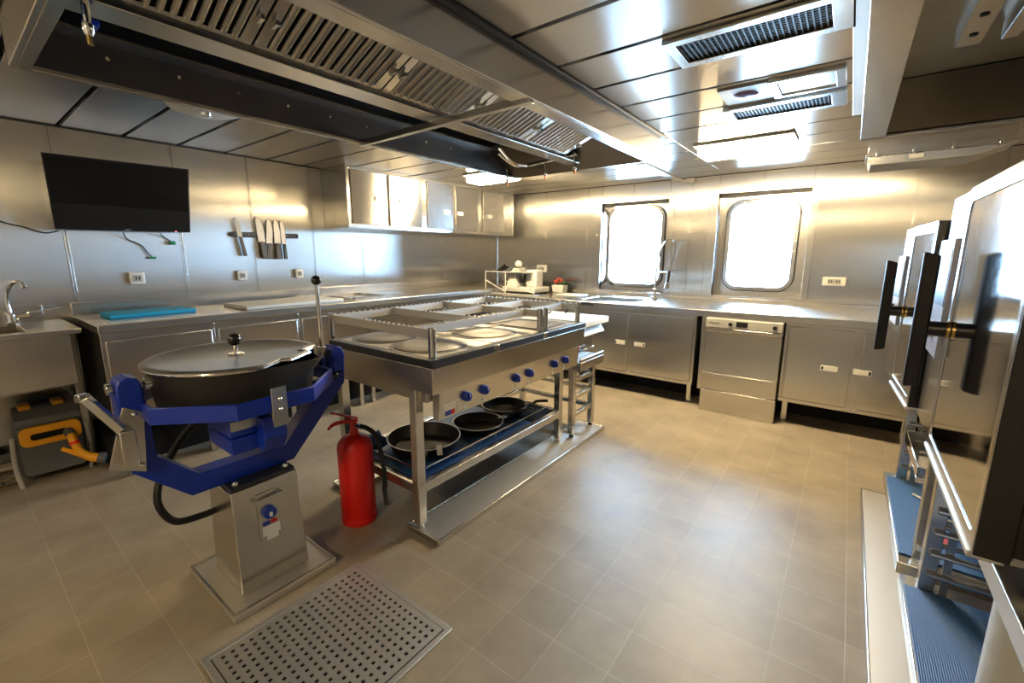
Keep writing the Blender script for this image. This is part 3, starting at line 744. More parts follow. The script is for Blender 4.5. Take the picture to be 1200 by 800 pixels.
lv = build('tilt_lever', MB().cyl((-1.80, 1.0, .88), (-1.80, .998, 1.175), .008, n=14).box(-1.82, .985, .845, -1.78, 1.012, .90), 'smooth', tp, .001)
build('lever_ball', MB().ball((-1.80, .998, 1.19), .021), 'gloss', lv, 0)
hb = build('heater_box', MB().box(-1.83, .545, .61, -1.62, .70, .668).box(-1.83, .545, .673, -1.62, .70, .732), 'blue', tp, .003)
build('heater_elbow', MB().prism([(-1.62, .732), (-1.57, .732), (-1.555, .66), (-1.59, .60), (-1.62, .61)], 1, .63, .71), 'blue', hb, .003)
build('heater_bracket', MB().sheet([(-1.614, .545, .70), (-1.614, .63, .70), (-1.614, .63, .735), (-1.614, .545, .735)], .006), 'smooth', hb, .001)
build('heater_post', MB().box(-1.78, .62, .735, -1.72, .70, .77), 'blue', hb, .002)
build('power_lead', MB().tube([(-1.86, .58, .72), (-1.93, .50, .63), (-1.95, .42, .50), (-1.92, .385, .40), (-1.90, .42, .315), (-1.89, .50, .30), (-1.89, .56, .30)], .013, 10, 8), 'rubber', tp, 0)
sb_ = build('side_bracket', MB().prism([(.245, .64), (.335, .60), (.352, .80), (.30, .83)], 0, -1.752, -1.745), 'bench', tp, .002)
build('crank_bar', MB().bar((-1.75, .222, .88), (-1.72, .287, .765), .028, .022).bar((-1.79, .216, .876), (-1.75, .222, .88), .028, .022), 'smooth', sb_, .002)
build('bracket_tube', MB().box(-1.745, .275, .645, -1.70, .315, .765), 'bench', sb_, .004)
mb = MB().ball((-1.742, .325, .80), .009, 10, 6).ball((-1.742, .325, .63), .009, 10, 6)
build('bracket_bolt', mb, 'chrome', sb_, 0)

# ------------------------------------------------------------------ fire extinguisher
fe = thing('fire_extinguisher', 'red fire extinguisher standing on the floor beside the range', 'fire extinguisher', (-1.80, 1.13, 0))
ex, ey = -1.80, 1.13
prof = [(.0001, .012), (.07, .012), (.08, .02), (.083, .035), (.083, .385), (.078, .41), (.06, .432), (.03, .445), (.022, .45), (.022, .46), (.0001, .46)]
build('cylinder', MB().lathe(prof, (ex, ey, 0), 40), 'red', fe, 0)
build('base_ring', MB().lathe([(.0001, .0005), (.074, .0005), (.0825, .004), (.0845, .012), (.0845, .03), (.0825, .034), (.0001, .034)], (ex, ey, 0), 40), 'red', fe, 0)
va = build('valve', MB().cyl((ex, ey, .455), (ex, ey, .50), .020, .016, 16).box(ex-.012, ey-.012, .48, ex+.012, ey+.012, .515), 'red', fe, .002)
dv = Vector((-.55, -.83, 0)).normalized()
p = Vector((ex, ey, .515))
build('grip', MB().tube([p+dv*-.02, p+dv*.05+Vector((0, 0, .0)), p+dv*.09+Vector((0, 0, -.008)), p+dv*.115+Vector((0, 0, -.03))], [.009, .01, .009, .006], 8, 4), 'red', va, 0)
build('squeeze_lever', MB().bar(p+dv*-.022+Vector((0, 0, .012)), p+dv*.10+Vector((0, 0, .052)), .02, .006), 'red', va, .002)
hs = build('hose', MB().tube([(ex+.02, ey+.01, .49), (ex+.06, ey+.03, .485), (ex+.10, ey+.05, .45), (ex+.13, ey+.055, .37), (ex+.155, ey+.05, .27), (ex+.165, ey+.04, .20)], .0115, 10, 6), 'rubber', fe, 0)
build('hose_nozzle', MB().cyl((ex+.165, ey+.04, .21), (ex+.175, ey+.037, .125), .014, .010, 12), 'black', hs, 0)
build('hose_coupling', MB().cyl((ex+.008, ey+.004, .49), (ex+.034, ey+.017, .49), .013, n=12), 'chrome', hs, 0)

# ------------------------------------------------------------------ perforated floor drain
dr = thing('floor_drain', 'perforated square steel drain grate set in the floor in front', 'drain', (-1.25, .64, 0))
dx0, dx1, dy0, dy1 = -1.505, -.985, .37, .918
mb = MB().ringp([(dx0-.022, dy0-.022), (dx1+.022, dy0-.022), (dx1+.022, dy1+.022), (dx0-.022, dy1+.022)], [(dx0, dy0), (dx1, dy0), (dx1, dy1), (dx0, dy1)], 2, .0005, .006)
build('frame', mb, 'plate', dr, .002)
nx, ny = 17, 18
px_, py_ = (dx1-dx0-.03)/nx, (dy1-dy0-.03)/ny
xs = [dx0+.003]; yy_ = [dy0+.003]
for k in range(nx): xs += [dx0+.015+px_*(k+.3), dx0+.015+px_*(k+.7)]
for k in range(ny): yy_ += [dy0+.015+py_*(k+.3), dy0+.015+py_*(k+.7)]
xs.append(dx1-.003); yy_.append(dy1-.003)
mb = MB(); V = [[mb.bm.verts.new((x, y, .007)) for y in yy_] for x in xs]
for i in range(len(xs)-1):
    for j in range(len(yy_)-1):
        if i % 2 == 1 and j % 2 == 1: continue
        mb.bm.faces.new((V[i][j], V[i+1][j], V[i+1][j+1], V[i][j+1]))
gt = build('grate', mb, 'plate', dr, 0, smooth=False)
s = gt.modifiers.new('thickness', 'SOLIDIFY'); s.thickness = .004; s.offset = -1
build('sump', MB().box(dx0, dy0, .0005, dx1, dy1, .0012), 'dark', dr, 0)

# ------------------------------------------------------------------ sink bench at far left
sk = thing('sink_bench', 'stainless sink bench with deep plain apron above the hose reel', 'sink', (-3.54, -.1, 0))
mb = MB()
sx0, sx1, sy0, sy1 = XW+.0035, -3.27, -.75, .45
mb.ringp([(sx0, sy0), (sx1, sy0), (sx1, sy1), (sx0, sy1)], [(sx0+.10, sy0+.1), (sx1-.06, sy0+.1), (sx1-.06, sy1-.20), (sx0+.10, sy1-.20)], 2, .875, .905)
build('worktop', mb, 'bench', sk, .004)
mb = MB().box(sx0+.10, sy0+.1, .66, sx1-.06, sy1-.2, .665)
for a in ((sx0+.095, sy0+.1, sx0+.10, sy1-.2), (sx1-.06, sy0+.1, sx1-.055, sy1-.2), (sx0+.1, sy0+.095, sx1-.06, sy0+.1), (sx0+.1, sy1-.2, sx1-.06, sy1-.195)):
    mb.box(a[0], a[1], .66, a[2], a[3], .876)
build('basin', mb, 'smooth', sk, 0)
build('splashback', MB().box(sx0, sy0, .905, sx0+.018, sy1-.08, 1.0), 'bench', sk, .002)
build('apron', MB().box(sx1-.035, sy0+.03, .60, sx1-.022, sy1-.045, .874), 'steel', sk, .002)
for x, ys_ in ((sx0+.03, (sy0+.05,)), (-3.66, (sy1-.002,)), (sx1-.045, (sy0+.05,))):
    for y in ys_:
        build('leg', MB().box(x-.018, y-.018, .001, x+.018, y+.018, .876), 'bench', sk, .002)
tx, ty = -3.745, .235
ft = thing('mixer_tap', 'chrome swan-neck mixer tap standing on the sink bench', 'tap', (tx, ty, .905))
build('tap_body', MB().lathe([(.030, 0), (.030, .006), (.022, .012), (.020, .06), (.012, .07), (.0001, .07)], (tx, ty, .905), 24).cyl((tx, ty+.01, .945), (tx+.01, ty+.075, .95), .016, n=14), 'chrome', ft, 0)
build('spout', MB().tube([(tx, ty, .965), (tx-.004, ty-.004, 1.04), (tx+.01, ty+.01, 1.11), (tx+.05, ty+.035, 1.145), (tx+.10, ty+.06, 1.14)], .011, 12, 6).cyl((tx+.092, ty+.056, 1.148), (tx+.105, ty+.064, 1.115), .013, n=12), 'chrome', ft, 0)
build('lever', MB().bar((tx+.005, ty+.06, .965), (tx+.03, ty+.20, .985), .02, .008), 'chrome', ft, .003)

# hose reel
rl = thing('hose_reel', 'grey and amber hose reel box with spray gun under the sink bench', 'hose reel', (-3.6, .31, .001))
ry0, ry1 = .145, .422
def rloop(x, y0, y1, z0, z1, r=.03):
    return [(x, p[0], p[1]) for p in rrect(y0, z0, y1, z1, r, 4)]
build('casing', MB().loft([rloop(-3.76, ry0+.02, ry1-.02, .06, .33), rloop(-3.72, ry0, ry1, .04, .35), rloop(-3.58, ry0, ry1, .04, .36), rloop(-3.535, ry0+.012, ry1-.012, .06, .34)]), 'greyp', rl, 0)
build('lid', MB().loft([[(-3.76, p[0], p[1]) for p in ((ry0+.015, .33), (ry1-.015, .33), (ry1-.02, .40), (ry0+.02, .40))], [(-3.66, p[0], p[1]) for p in ((ry0-.005, .345), (ry1+.005, .345), (ry1-.01, .445), (ry0+.01, .445))], [(-3.545, p[0], p[1]) for p in ((ry0-.005, .345), (ry1+.005, .345), (ry1-.005, .385), (ry0+.005, .385))]]), 'greyp', rl, .008)
band = build('outlet_band', MB().ringp(rrect(ry0+.012, .235, ry1-.012, .345, .035, 5), rrect(ry0+.055, .268, ry1-.075, .305, .015, 5), 0, -3.545, -3.515), 'yellow', rl, .004)
build('outlet_slot', MB().prism(rrect(ry0+.055, .268, ry1-.075, .305, .015, 5), 0, -3.53, -3.524), 'dark', band, 0)
for y in (ry0+.06, ry1-.08): build('carry_latch', MB().box(-3.72, y-.025, .425, -3.62, y+.025, .452), 'yellow', rl, .006)
build('hose_collar', MB().cyl((-3.52, ry1-.07, .28), (-3.48, ry1-.068, .265), .026, .022, 16), 'greyp', rl, .002)
gun = build('spray_gun', MB().tube([(-3.49, ry1-.068, .27), (-3.46, ry1-.06, .22), (-3.44, ry1-.045, .165), (-3.42, ry1-.01, .125), (-3.40, ry1+.03, .11)], [.018, .022, .02, .024, .028], 12, 5).cyl((-3.47, ry1-.115, .20), (-3.44, ry1-.04, .14), .012, .014, 10), 'yellow', rl, 0)
build('gun_head', MB().cyl((-3.405, ry1+.022, .112), (-3.39, ry1+.05, .104), .033, .031, 16), 'greyp', gun, .003)
build('gun_button', MB().cyl((-3.458, ry1-.062, .23), (-3.452, ry1-.06, .215), .0235, n=14), 'red', gun, 0)
build('support_leg', MB().tube([(-3.55, ry0-.012, .30), (-3.545, ry0-.02, .12), (-3.54, ry0-.008, .002)], .011, 8, 4), 'greyl', rl, 0)
build('support_leg', MB().tube([(-3.55, ry1+.012, .30), (-3.57, ry1+.02, .12), (-3.60, ry1+.008, .002)], .011, 8, 4), 'greyl', rl, 0)
dp = thing('drain_pipe', 'grey waste pipe running along the wall under the sink bench', 'pipe', (-3.72, -.2, .1))
build('pipe', MB().cyl((-3.74, -.7, .135), (-3.74, .12, .135), .028, n=18).cyl((-3.74, .02, .135), (-3.74, .06, .135), .034, n=18).tube([(-3.6, -.2, .655), (-3.6, -.2, .40), (-3.62, -.2, .2), (-3.74, -.2, .14)], .026, 12, 6), 'greyp', dp, 0)
vl = thing('stop_valve', 'brass stop valve with orange collar on the wall under the sink', 'valve', (-3.78, .09, .44))
build('valve_body', MB().cyl((-3.828, .09, .46), (-3.74, .09, .46), .012, n=12).cyl((-3.75, .09, .44), (-3.75, .09, .52), .014, n=12), 'chrome', vl, 0)
build('collar', MB().cyl((-3.75, .09, .39), (-3.75, .09, .44), .02, .018, 14), 'orange', vl, 0)
build('supply_hose', MB().tube([(-3.75, .09, .52), (-3.70, .25, .55), (-3.66, .36, .53), (-3.70, .42, .46)], .007, 8, 6), 'greyl', vl, 0)
ch = thing('floor_channel', 'narrow perforated drain channel along the floor below the sink bench', 'drain', (-3.68, -.4, 0))
build('frame', MB().box(-3.76, -1.6, .0005, -3.745, .14, .008).box(-3.665, -1.6, .0005, -3.65, .14, .008), 'brass', ch, .001)
mb = MB().box(-3.745, -1.6, .0005, -3.665, .14, .004)
build('grating', mb, 'plate', ch, 0)
mb = MB()
for k in range(36):
    for j in range(2): mb.box(-3.727+.03*j, -1.58+.047*k, .0035, -3.713+.03*j, -1.565+.047*k, .0045)
build('slots', mb, 'dark', ch, 0)

# ------------------------------------------------------------------ base cabinets + worktops
def latch(mb_parent, x, y, z, axis, flip=1):
    """small white recessed latch with a dark finger slot"""
    if axis == 0:
        a = build('latch', MB().box(x, y-.05, z-.019, x+.005, y+.05, z+.019), 'white', mb_parent, .002)
        build('finger_slot', MB().box(x+.004, y-flip*.042-.006, z-.012, x+.0056, y-flip*.042+.006, z+.012), 'dark', a, 0)
    else:
        a = build('latch', MB().box(x-.05, y-.005, z-.019, x+.05, y, z+.019), 'white', mb_parent, .002)
        build('finger_slot', MB().box(x+flip*.040-.006, y-.0056, z-.012, x+flip*.040+.006, y-.004, z+.012), 'dark', a, 0)
CXF = -3.17
def cab_left(y0, y1, label, nd, latches=True):
    t = thing('base_cabinet', label, 'cabinet', (-3.5, (y0+y1)/2, .0), 'base cabinets along the television wall')
    build('carcass', MB().box(XW+.004, y0+.001, .345, CXF-.004, y1-.001, .876), 'steel', t, .002)
    build('bottom_rail', MB().box(CXF-.004, y0+.001, .345, CXF+.004, y1-.001, .375), 'steel', t, .002)
    build('top_rail', MB().box(CXF-.004, y0+.001, .835, CXF+.004, y1-.001, .876), 'steel', t, .002)
    w = (y1-y0-.03)/nd
    for k in range(nd):
        a, b = y0+.015+w*k+.004, y0+.015+w*(k+1)-.004
        d = build('door', MB().box(CXF-.003, a, .38, CXF+.013, b, .83), 'steel', t, .003)
        if latches: latch(d, CXF+.013, (b-.08 if k % 2 == 0 else a+.08), .60, 0, -1 if k % 2 == 0 else 1)
    for y in (y0+.06, y1-.06): build('leg', MB().box(-3.26-.018, y-.018, .001, -3.26+.018, y+.018, .345), 'steel', t, .002)
    return t
cab_left(.50, 1.05, 'plain steel base cabinet under the blue cutting board', 1, False)
cab_left(1.05, 1.60, 'steel base cabinet under the near half of the white cutting board', 1, False)
cab_left(1.60, 2.20, 'steel base cabinet under the far end of the white cutting board', 1)
cab_left(2.20, 3.00, 'two-door steel base cabinet seen through the range guard rails', 2)
cab_left(3.00, 3.84, 'two-door steel base cabinet nearest the corner with the slicer', 2)
wt = thing('worktop', 'long steel worktop with upstand along the television wall', 'worktop', (-3.5, 2.1, .88))
build('slab', MB().box(XW+.0035, .495, .8775, -3.15, 3.84, .92), 'bench', wt, .005)
build('upstand', MB().box(XW+.0035, .495, .9195, XW+.022, 3.84, 1.0), 'bench', wt, .003)
build('end_gap_panel', MB().box(XW+.01, .497, .35, -3.19, .5, .876), 'dark', wt, 0)
tag(build('cutting_board', MB().box(-3.68, .60, .9205, -3.42, 1.04, .945), 'cyan', None, .004), 'bright blue cutting board lying on the worktop by the sink', 'cutting board')
tag(build('cutting_board', MB().box(-3.64, 1.28, .9205, -3.24, 2.02, .945), 'board', None, .004), 'large white cutting board lying on the worktop below the knives', 'cutting board')
tag(build('baking_tray', MB().ringp(rrect(-3.62, 2.0+.1, -3.24, 2.45, .03), rrect(-3.61, 2.11, -3.25, 2.44, .025), 2, .9205, .945).prism(rrect(-3.615, 2.105, -3.245, 2.445, .027), 2, .9205, .924), 'bench', None, 0), 'shallow steel baking tray beside the white cutting board', 'tray')

BYF = 3.9
def cab_back(x0, x1, label, doors, latchpos):
    t = thing('base_cabinet', label, 'cabinet', ((x0+x1)/2, 4.3, 0), 'base cabinets below the windows')
    build('carcass', MB().box(x0+.001, BYF+.004, .178, x0+.02, YB-.004, .79).box(x1-.02, BYF+.004, .178, x1-.001, YB-.004, .79).box(x0+.02, BYF+.004, .178, x1-.02, YB-.004, .196).box(x0+.02, YB-.02, .196, x1-.02, YB-.004, .79).box(x0+.02, BYF+.004, .196, x1-.02, BYF+.012, .79), 'steel', t, .002)
    build('bottom_rail', MB().box(x0+.001, BYF-.006, .178, x1-.001, BYF+.006, .205), 'steel', t, .002)
    build('top_rail', MB().box(x0+.001, BYF-.006, .768, x1-.001, BYF+.006, .79), 'steel', t, .002)
    for (a, b), lpx in zip(doors, latchpos):
        d = build('door', MB().box(a, BYF-.012, .21, b, BYF+.005, .764), 'steel', t, .003)
        if lpx is not None: latch(d, lpx, BYF-.012, .482, 1, 1 if lpx > (a+b)/2-.001 and False else (-1 if lpx > (a+b)/2 else 1))
    for x in (x0+.045, x1-.045): build('leg', MB().box(x-.018, 4.0-.018, .001, x+.018, 4.0+.018, .179), 'steel', t, .002)
    return t
cab_back(-3.0, -2.18, 'steel base cabinet below the slicer corner mostly hidden by range', [(-2.98, -2.6), (-2.59, -2.2)], [None, None])
cab_back(-2.18, -.975, 'steel two-door base cabinet under the spray tap sink', [(-2.15, -1.575), (-1.53, -1.0)], [-1.645, -1.455])
cab_back(-.335, .47, 'steel two-door base cabinet between the dishwasher and ovens', [(-.305, .082), (.135, .44)], [-.04, .15+.0])
wk = thing('worktop', 'long pale steel worktop running under the two windows', 'worktop', (-1.3, 4.3, .79))
mb = MB()
KX0, KX1, KY0, KY1 = -2.15, -1.60, 4.05, 4.45
mb.ringp([(XW+.0035, 3.872), (.48, 3.872), (.48, YB-.002), (XW+.0035, YB-.002)], [(KX0, KY0), (KX1, KY0), (KX1, KY1), (KX0, KY1)], 2, .7915, .845)
build('slab', mb, 'bench', wk, .004)
mb = MB().box(KX0, KY0, .70, KX1, KY1, .704)
for a in ((KX0-.004, KY0, KX0, KY1), (KX1, KY0, KX1+.004, KY1), (KX0, KY0-.004, KX1, KY0), (KX0, KY1, KX1, KY1+.004)): mb.box(a[0], a[1], .70, a[2], a[3], .793)
build('sink_bowl', mb, 'smooth', wk, 0)
build('upstand', MB().box(XW+.0035, YB-.035, .8445, .48, YB-.015, .88), 'bench', wk, .002)

dw = thing('dishwasher', 'stainless undercounter dishwasher with dark control strip below the second window', 'dishwasher', (-.62, 4.1, 0))
build('body', MB().box(-.935, 3.905, .16, -.345, 4.6, .79), 'steel', dw, .003)
cs = build('control_strip', MB().box(-.885, 3.822, .715, -.345, 3.906, .788), 'greyl', dw, .004)
mb = MB().box(-.66, 3.818, .735, -.58, 3.823, .775)
build('display', mb, 'black', cs, .001)
mb = MB()
for x in (-.70, -.395): mb.cyl((x, 3.805, .752), (x, 3.823, .752), .015, n=16)
build('dial', mb, 'black', cs, .001)
build('strip_print', MB().box(-.86, 3.8205, .748, -.78, 3.8225, .756), 'greyp', cs, 0)
dd_ = build('door', MB().box(-.885, 3.84, .335, -.345, 3.906, .69), 'steel', dw, .004)
build('door_lip', MB().prism([(3.84, .675), (3.818, .685), (3.818, .712), (3.84, .712)], 0, -.885, -.345), 'smooth', dd_, .003)
build('lower_panel', MB().box(-.885, 3.836, .19, -.345, 3.906, .332), 'steel', dw, .003)
build('kick_panel', MB().box(-.888, 3.826, .002, -.342, 3.906, .187), 'steel', dw, .003)

# spray tap
sf = thing('spray_tap', 'tall chrome pre-rinse tap with sprung hose arch before the first window', 'tap', (-1.56, 4.52, .845))
fx_, fy_ = -1.565, 4.52
build('tap_base', MB().lathe([(.032, 0), (.03, .02), (.018, .03), (.016, .10), (.011, .11), (.0001, .11)], (fx_, fy_, .845), 20).cyl((fx_-.06, fy_, .895), (fx_+.06, fy_, .895), .014, n=12), 'chrome', sf, 0)
build('riser', MB().cyl((fx_, fy_, .94), (fx_+.01, fy_, 1.17), .009, n=12), 'chrome', sf, 0)
build('hose_arch', MB().tube([(fx_+.01, fy_, 1.17), (fx_+.03, fy_, 1.32), (fx_+.09, fy_-.01, 1.43), (fx_+.145, fy_-.02, 1.45), (fx_+.185, fy_-.03, 1.40), (fx_+.175, fy_-.04, 1.25), (fx_+.15, fy_-.05, 1.13)], .008, 10, 8), 'chrome', sf, 0)
build('spray_gun', MB().cyl((fx_+.152, fy_-.05, 1.14), (fx_+.142, fy_-.055, 1.02), .014, .012, 12), 'black', sf, 0)
build('spray_head', MB().cyl((fx_+.142, fy_-.055, 1.02), (fx_+.136, fy_-.06, .965), .013, .020, 14).bar((fx_+.16, fy_-.06, 1.0), (fx_+.185, fy_-.06, 1.11), .008, .006), 'chrome', sf, .001)
build('swing_spout', MB().cyl((fx_+.005, fy_, 1.085), (fx_-.20, fy_-.06, 1.08), .008, n=10).cyl((fx_-.19, fy_-.057, 1.085), (fx_-.19, fy_-.057, 1.055), .010, n=10), 'chrome', sf, 0)
build('bracket_arm', MB().cyl((fx_+.01, fy_, 1.12), (fx_+.155, fy_-.048, 1.12), .006, n=8), 'chrome', sf, 0)

# slicer
sl = thing('meat_slicer', 'white and steel meat slicer standing on the worktop in the back corner', 'slicer', (-3.05, 4.35, .845))
zb = .845
build('base', MB().box(-3.30, 4.18, zb+.012, -2.82, 4.50, zb+.075), 'white', sl, .015)
mb = MB()
for x in (-3.26, -2.86):
    for y in (4.22, 4.46): mb.cyl((x, y, zb+.0005), (x, y, zb+.014), .018, n=12)
build('foot', mb, 'rubber', sl, 0)
build('motor_housing', MB().prism([(-3.27, zb+.07), (-3.10, zb+.07), (-3.13, zb+.24), (-3.16, zb+.30), (-3.20, zb+.25)], 1, 4.22, 4.36), 'white', sl, .012)
build('motor_housing', MB().box(-3.0, 4.25, zb+.07, -2.85, 4.40, zb+.275), 'white', sl, .02)
build('blade_guard', MB().lathe([(.0001, -.012), (.12, -.012), (.128, 0), (.12, .012), (.0001, .012)], (-3.03, 4.43, zb+.19), 36, 'y'), 'chrome', sl, 0)
build('carriage', MB().box(-3.36, 4.16, zb+.235, -2.9, 4.36, zb+.25).box(-3.36, 4.34, zb+.25, -2.9, 4.355, zb+.30), 'chrome', sl, .003)
build('grip_handle', MB().cyl((-3.36, 4.2, zb+.255), (-3.22, 4.2, zb+.33), .03, .034, 18), 'black', sl, .006)
build('sharpener_cap', MB().ball((-3.16, 4.33, zb+.335), .045, 18, 10), 'white', sl, 0)
build('switch', MB().box(-3.085, 4.245, zb+.12, -3.02, 4.26, zb+.20), 'black', sl, .002)
wr = thing('wire_rack', 'thin wire rack standing on the worktop in front of the slicer', 'rack', (-3.3, 4.05, .845))
z0, z1 = zb+.0055, zb+.255
mb = MB()
for x in (-3.42, -3.12, -2.72):
    mb.tube([(x, 4.02, z0), (x, 4.02, z1)], .005, 8)
mb.tube([(-3.42, 4.02, z1), (-2.72, 4.02, z1)], .005, 8).tube([(-3.42, 4.02, z1-.10), (-3.12, 4.02, z0+.02), ], .005, 8).tube([(-3.12, 4.02, z1-.10), (-2.72, 4.02, z0+.02)], .005, 8).tube([(-3.42, 4.02, z0), (-2.72, 4.02, z0)], .005, 8)
mb.tube([(-3.42, 4.12, z0), (-3.42, 4.02, z0)], .005, 8).tube([(-2.72, 4.12, z0), (-2.72, 4.02, z0)], .005, 8)
build('wires', mb, 'white', wr, 0)
pt = thing('planter', 'small white planter of red flowers on the worktop beside the slicer', 'planter', (-2.74, 4.6, .845))
build('pot', MB().loft([[(-2.81, 4.55, zb+.0005), (-2.67, 4.55, zb+.0005), (-2.67, 4.65, zb+.0005), (-2.81, 4.65, zb+.0005)], [(-2.82, 4.54, zb+.09), (-2.66, 4.54, zb+.09), (-2.66, 4.66, zb+.09), (-2.82, 4.66, zb+.09)]]), 'white', pt, .004)
mb = MB(); ml = MB()
for k in range(14):
    x, y = -2.80+.12*random.random(), 4.56+.08*random.random(); mb.ball((x, y, zb+.12+.045*random.random()), .014, 8, 5)
for k in range(10):
    x, y = -2.79+.13*random.random(), 4.57+.07*random.random(); ml.ball((x, y, zb+.10+.02*random.random()), .018, 8, 5)
build('flowers', mb, 'flower', pt, 0); build('foliage', ml, 'leaf', pt, 0)
tag(build('flat_tray', MB().prism(rrect(-2.60, 4.25, -2.30, 4.50, .03), 2, .8455, .856), 'board', None, .002), 'flat pale tray lying on the worktop between planter and spray tap', 'tray')

# ------------------------------------------------------------------ wall cabinets
WX = -3.45
def cab_wall(y0, y1, label, doors, slot_only, leftend=False):
    t = thing('wall_cabinet', label, 'cabinet', (-3.64, (y0+y1)/2, 1.525), 'wall cabinets high on the television wall')
    build('carcass', MB().box(XW+.0035, y0+.0015, 1.525, WX-.012, y1-.0015, ZC-.0005), 'steel', t, .002)
    build('face_frame', MB().ringp([(y0+.0015, 1.525), (y1-.0015, 1.525), (y1-.0015, ZC-.0005), (y0+.0015, ZC-.0005)], [(y0+.03, 1.55), (y1-.03, 1.55), (y1-.03, ZC-.03), (y0+.03, ZC-.03)], 0, WX-.012, WX+.002), 'steel', t, .001)
    for a, b, ly in doors:
        d = build('door', MB().box(WX-.01, a, 1.562, WX+.012, b, 2.012), 'door', t, .003)
        if slot_only: build('key_slot', MB().box(WX+.0115, ly-.008, 1.775, WX+.0135, ly+.008, 1.815), 'dark', d, 0)
        else: latch(d, WX+.012, ly, 1.735, 0, 1)
cab_wall(2.245, 3.11, 'first wall cabinet with two bright plain doors nearest the knives', [(2.285, 2.655, 2.52), (2.685, 3.075, 2.80)], True)
cab_wall(3.11, 3.96, 'second wall cabinet with two white-latched doors in the middle', [(3.15, 3.52, 3.42), (3.555, 3.92, 3.62)], False)
cab_wall(3.96, 4.62, 'third wall cabinet with single door next to the back corner', [(4.01, 4.40, 4.12)], False)

# ------------------------------------------------------------------ television, cables, sockets, knives
tv = thing('television', 'black flat television tilted on the steel wall', 'television', (-3.76, .82, 1.45))
A, B = Vector((-3.752, .475, 1.452)), Vector((-3.752, 1.165, 1.458))
mb = MB().loft([[(-3.775, .49, 1.452), (-3.775, 1.15, 1.455), (-3.705, 1.15, 1.868), (-3.705, .49, 1.860)], [(-3.74, .475, 1.445), (-3.74, 1.163, 1.45), (-3.66, 1.175, 1.872), (-3.66, .463, 1.864)]])
build('casing', mb, 'black', tv, .004)
build('screen', MB().loft([[(-3.741, .486, 1.462), (-3.741, 1.152, 1.466), (-3.661, 1.163, 1.862), (-3.661, .475, 1.854)], [(-3.7385, .486, 1.462), (-3.7385, 1.152, 1.466), (-3.6585, 1.163, 1.862), (-3.6585, .475, 1.854)]]), 'screen', tv, 0)
build('wall_bracket', MB().box(XW+.001, .72, 1.56, -3.745, .92, 1.74), 'black', tv)
build('standby_light', MB().box(-3.7385, 1.07, 1.452, -3.7365, 1.08, 1.457), 'red_led', tv, 0)
build('maker_badge', MB().box(-3.7385, .80, 1.4535, -3.7365, .83, 1.458), 'greyl', tv, 0)
def cable(label, pts, plug=None):
    t = thing('television_cable', label, 'cable', pts[0], 'loose cables at the television')
    build('lead', MB().tube(pts, .0035, 8, 6), 'black', t, 0)
    if plug: build('plug', MB().box(*plug), 'green', t, .004)
cable('long thin black cable rising along the wall away from the television', [(-3.79, .50, 1.44), (-3.82, .44, 1.425), (-3.824, .36, 1.455), (-3.824, .26, 1.49), (-3.824, .18, 1.58), (-3.824, .05, 1.63)])
cable('short black cable with green plug hanging lower below the television', [(-3.79, .80, 1.44), (-3.82, .82, 1.40), (-3.822, .89, 1.36), (-3.822, .92, 1.31), (-3.82, .94, 1.285)], (-3.826, .925, 1.268, -3.812, .965, 1.283))
cable('short black cable with green plug tucked close under the television', [(-3.79, 1.0, 1.44), (-3.82, 1.02, 1.42), (-3.82, 1.06, 1.39)], (-3.826, 1.05, 1.365, -3.806, 1.085, 1.39))
def socket(label, axis, u, z, w=.078, h=.078, double=False):
    t = thing('wall_socket', label, 'socket', ((XW, u, z) if axis == 0 else (u, YB, z)), 'white wall sockets')
    bx = (lambda a, b, c, d, e, f: MB().box(XW+a, u+c, z+e, XW+b, u+d, z+f)) if axis == 0 else (lambda a, b, c, d, e, f: MB().box(u+c, YB-a, z+e, u+d, YB-b, z+f))
    build('back_box', bx(.001, .022, -w/2, w/2, -h/2, h/2), 'white', t, .006)
    build('insert', bx(.022, .026, -w*.28, w*.28, -h*.28, h*.28), 'greyl', t, .001)
    n = 2 if double else 1
    for k in range(n):
        c = 0 if n == 1 else (-.16+.32*k)*w
        mb = bx(.0255, .0268, c-.012, c-.005, -.01, .01)
        build('pin_hole', mb, 'dark', t, 0)
        build('pin_hole', bx(.0255, .0268, c+.005, c+.012, -.01, .01), 'dark', t, 0)
socket('white wall socket below the television above the blue board', 0, .842, 1.14, .085, .08)
socket('white wall socket below the knife rack', 0, 1.50, 1.133, .07, .075)
socket('white wall socket on the wall panel just past the knives', 0, 1.965, 1.133, .07, .075)
socket('white double wall socket to the oven side of the second window', 1, -.095, 1.068, .165, .075, True)
socket('white wall socket behind the meat slicer', 1, -3.10, 1.12, .15, .09, True)

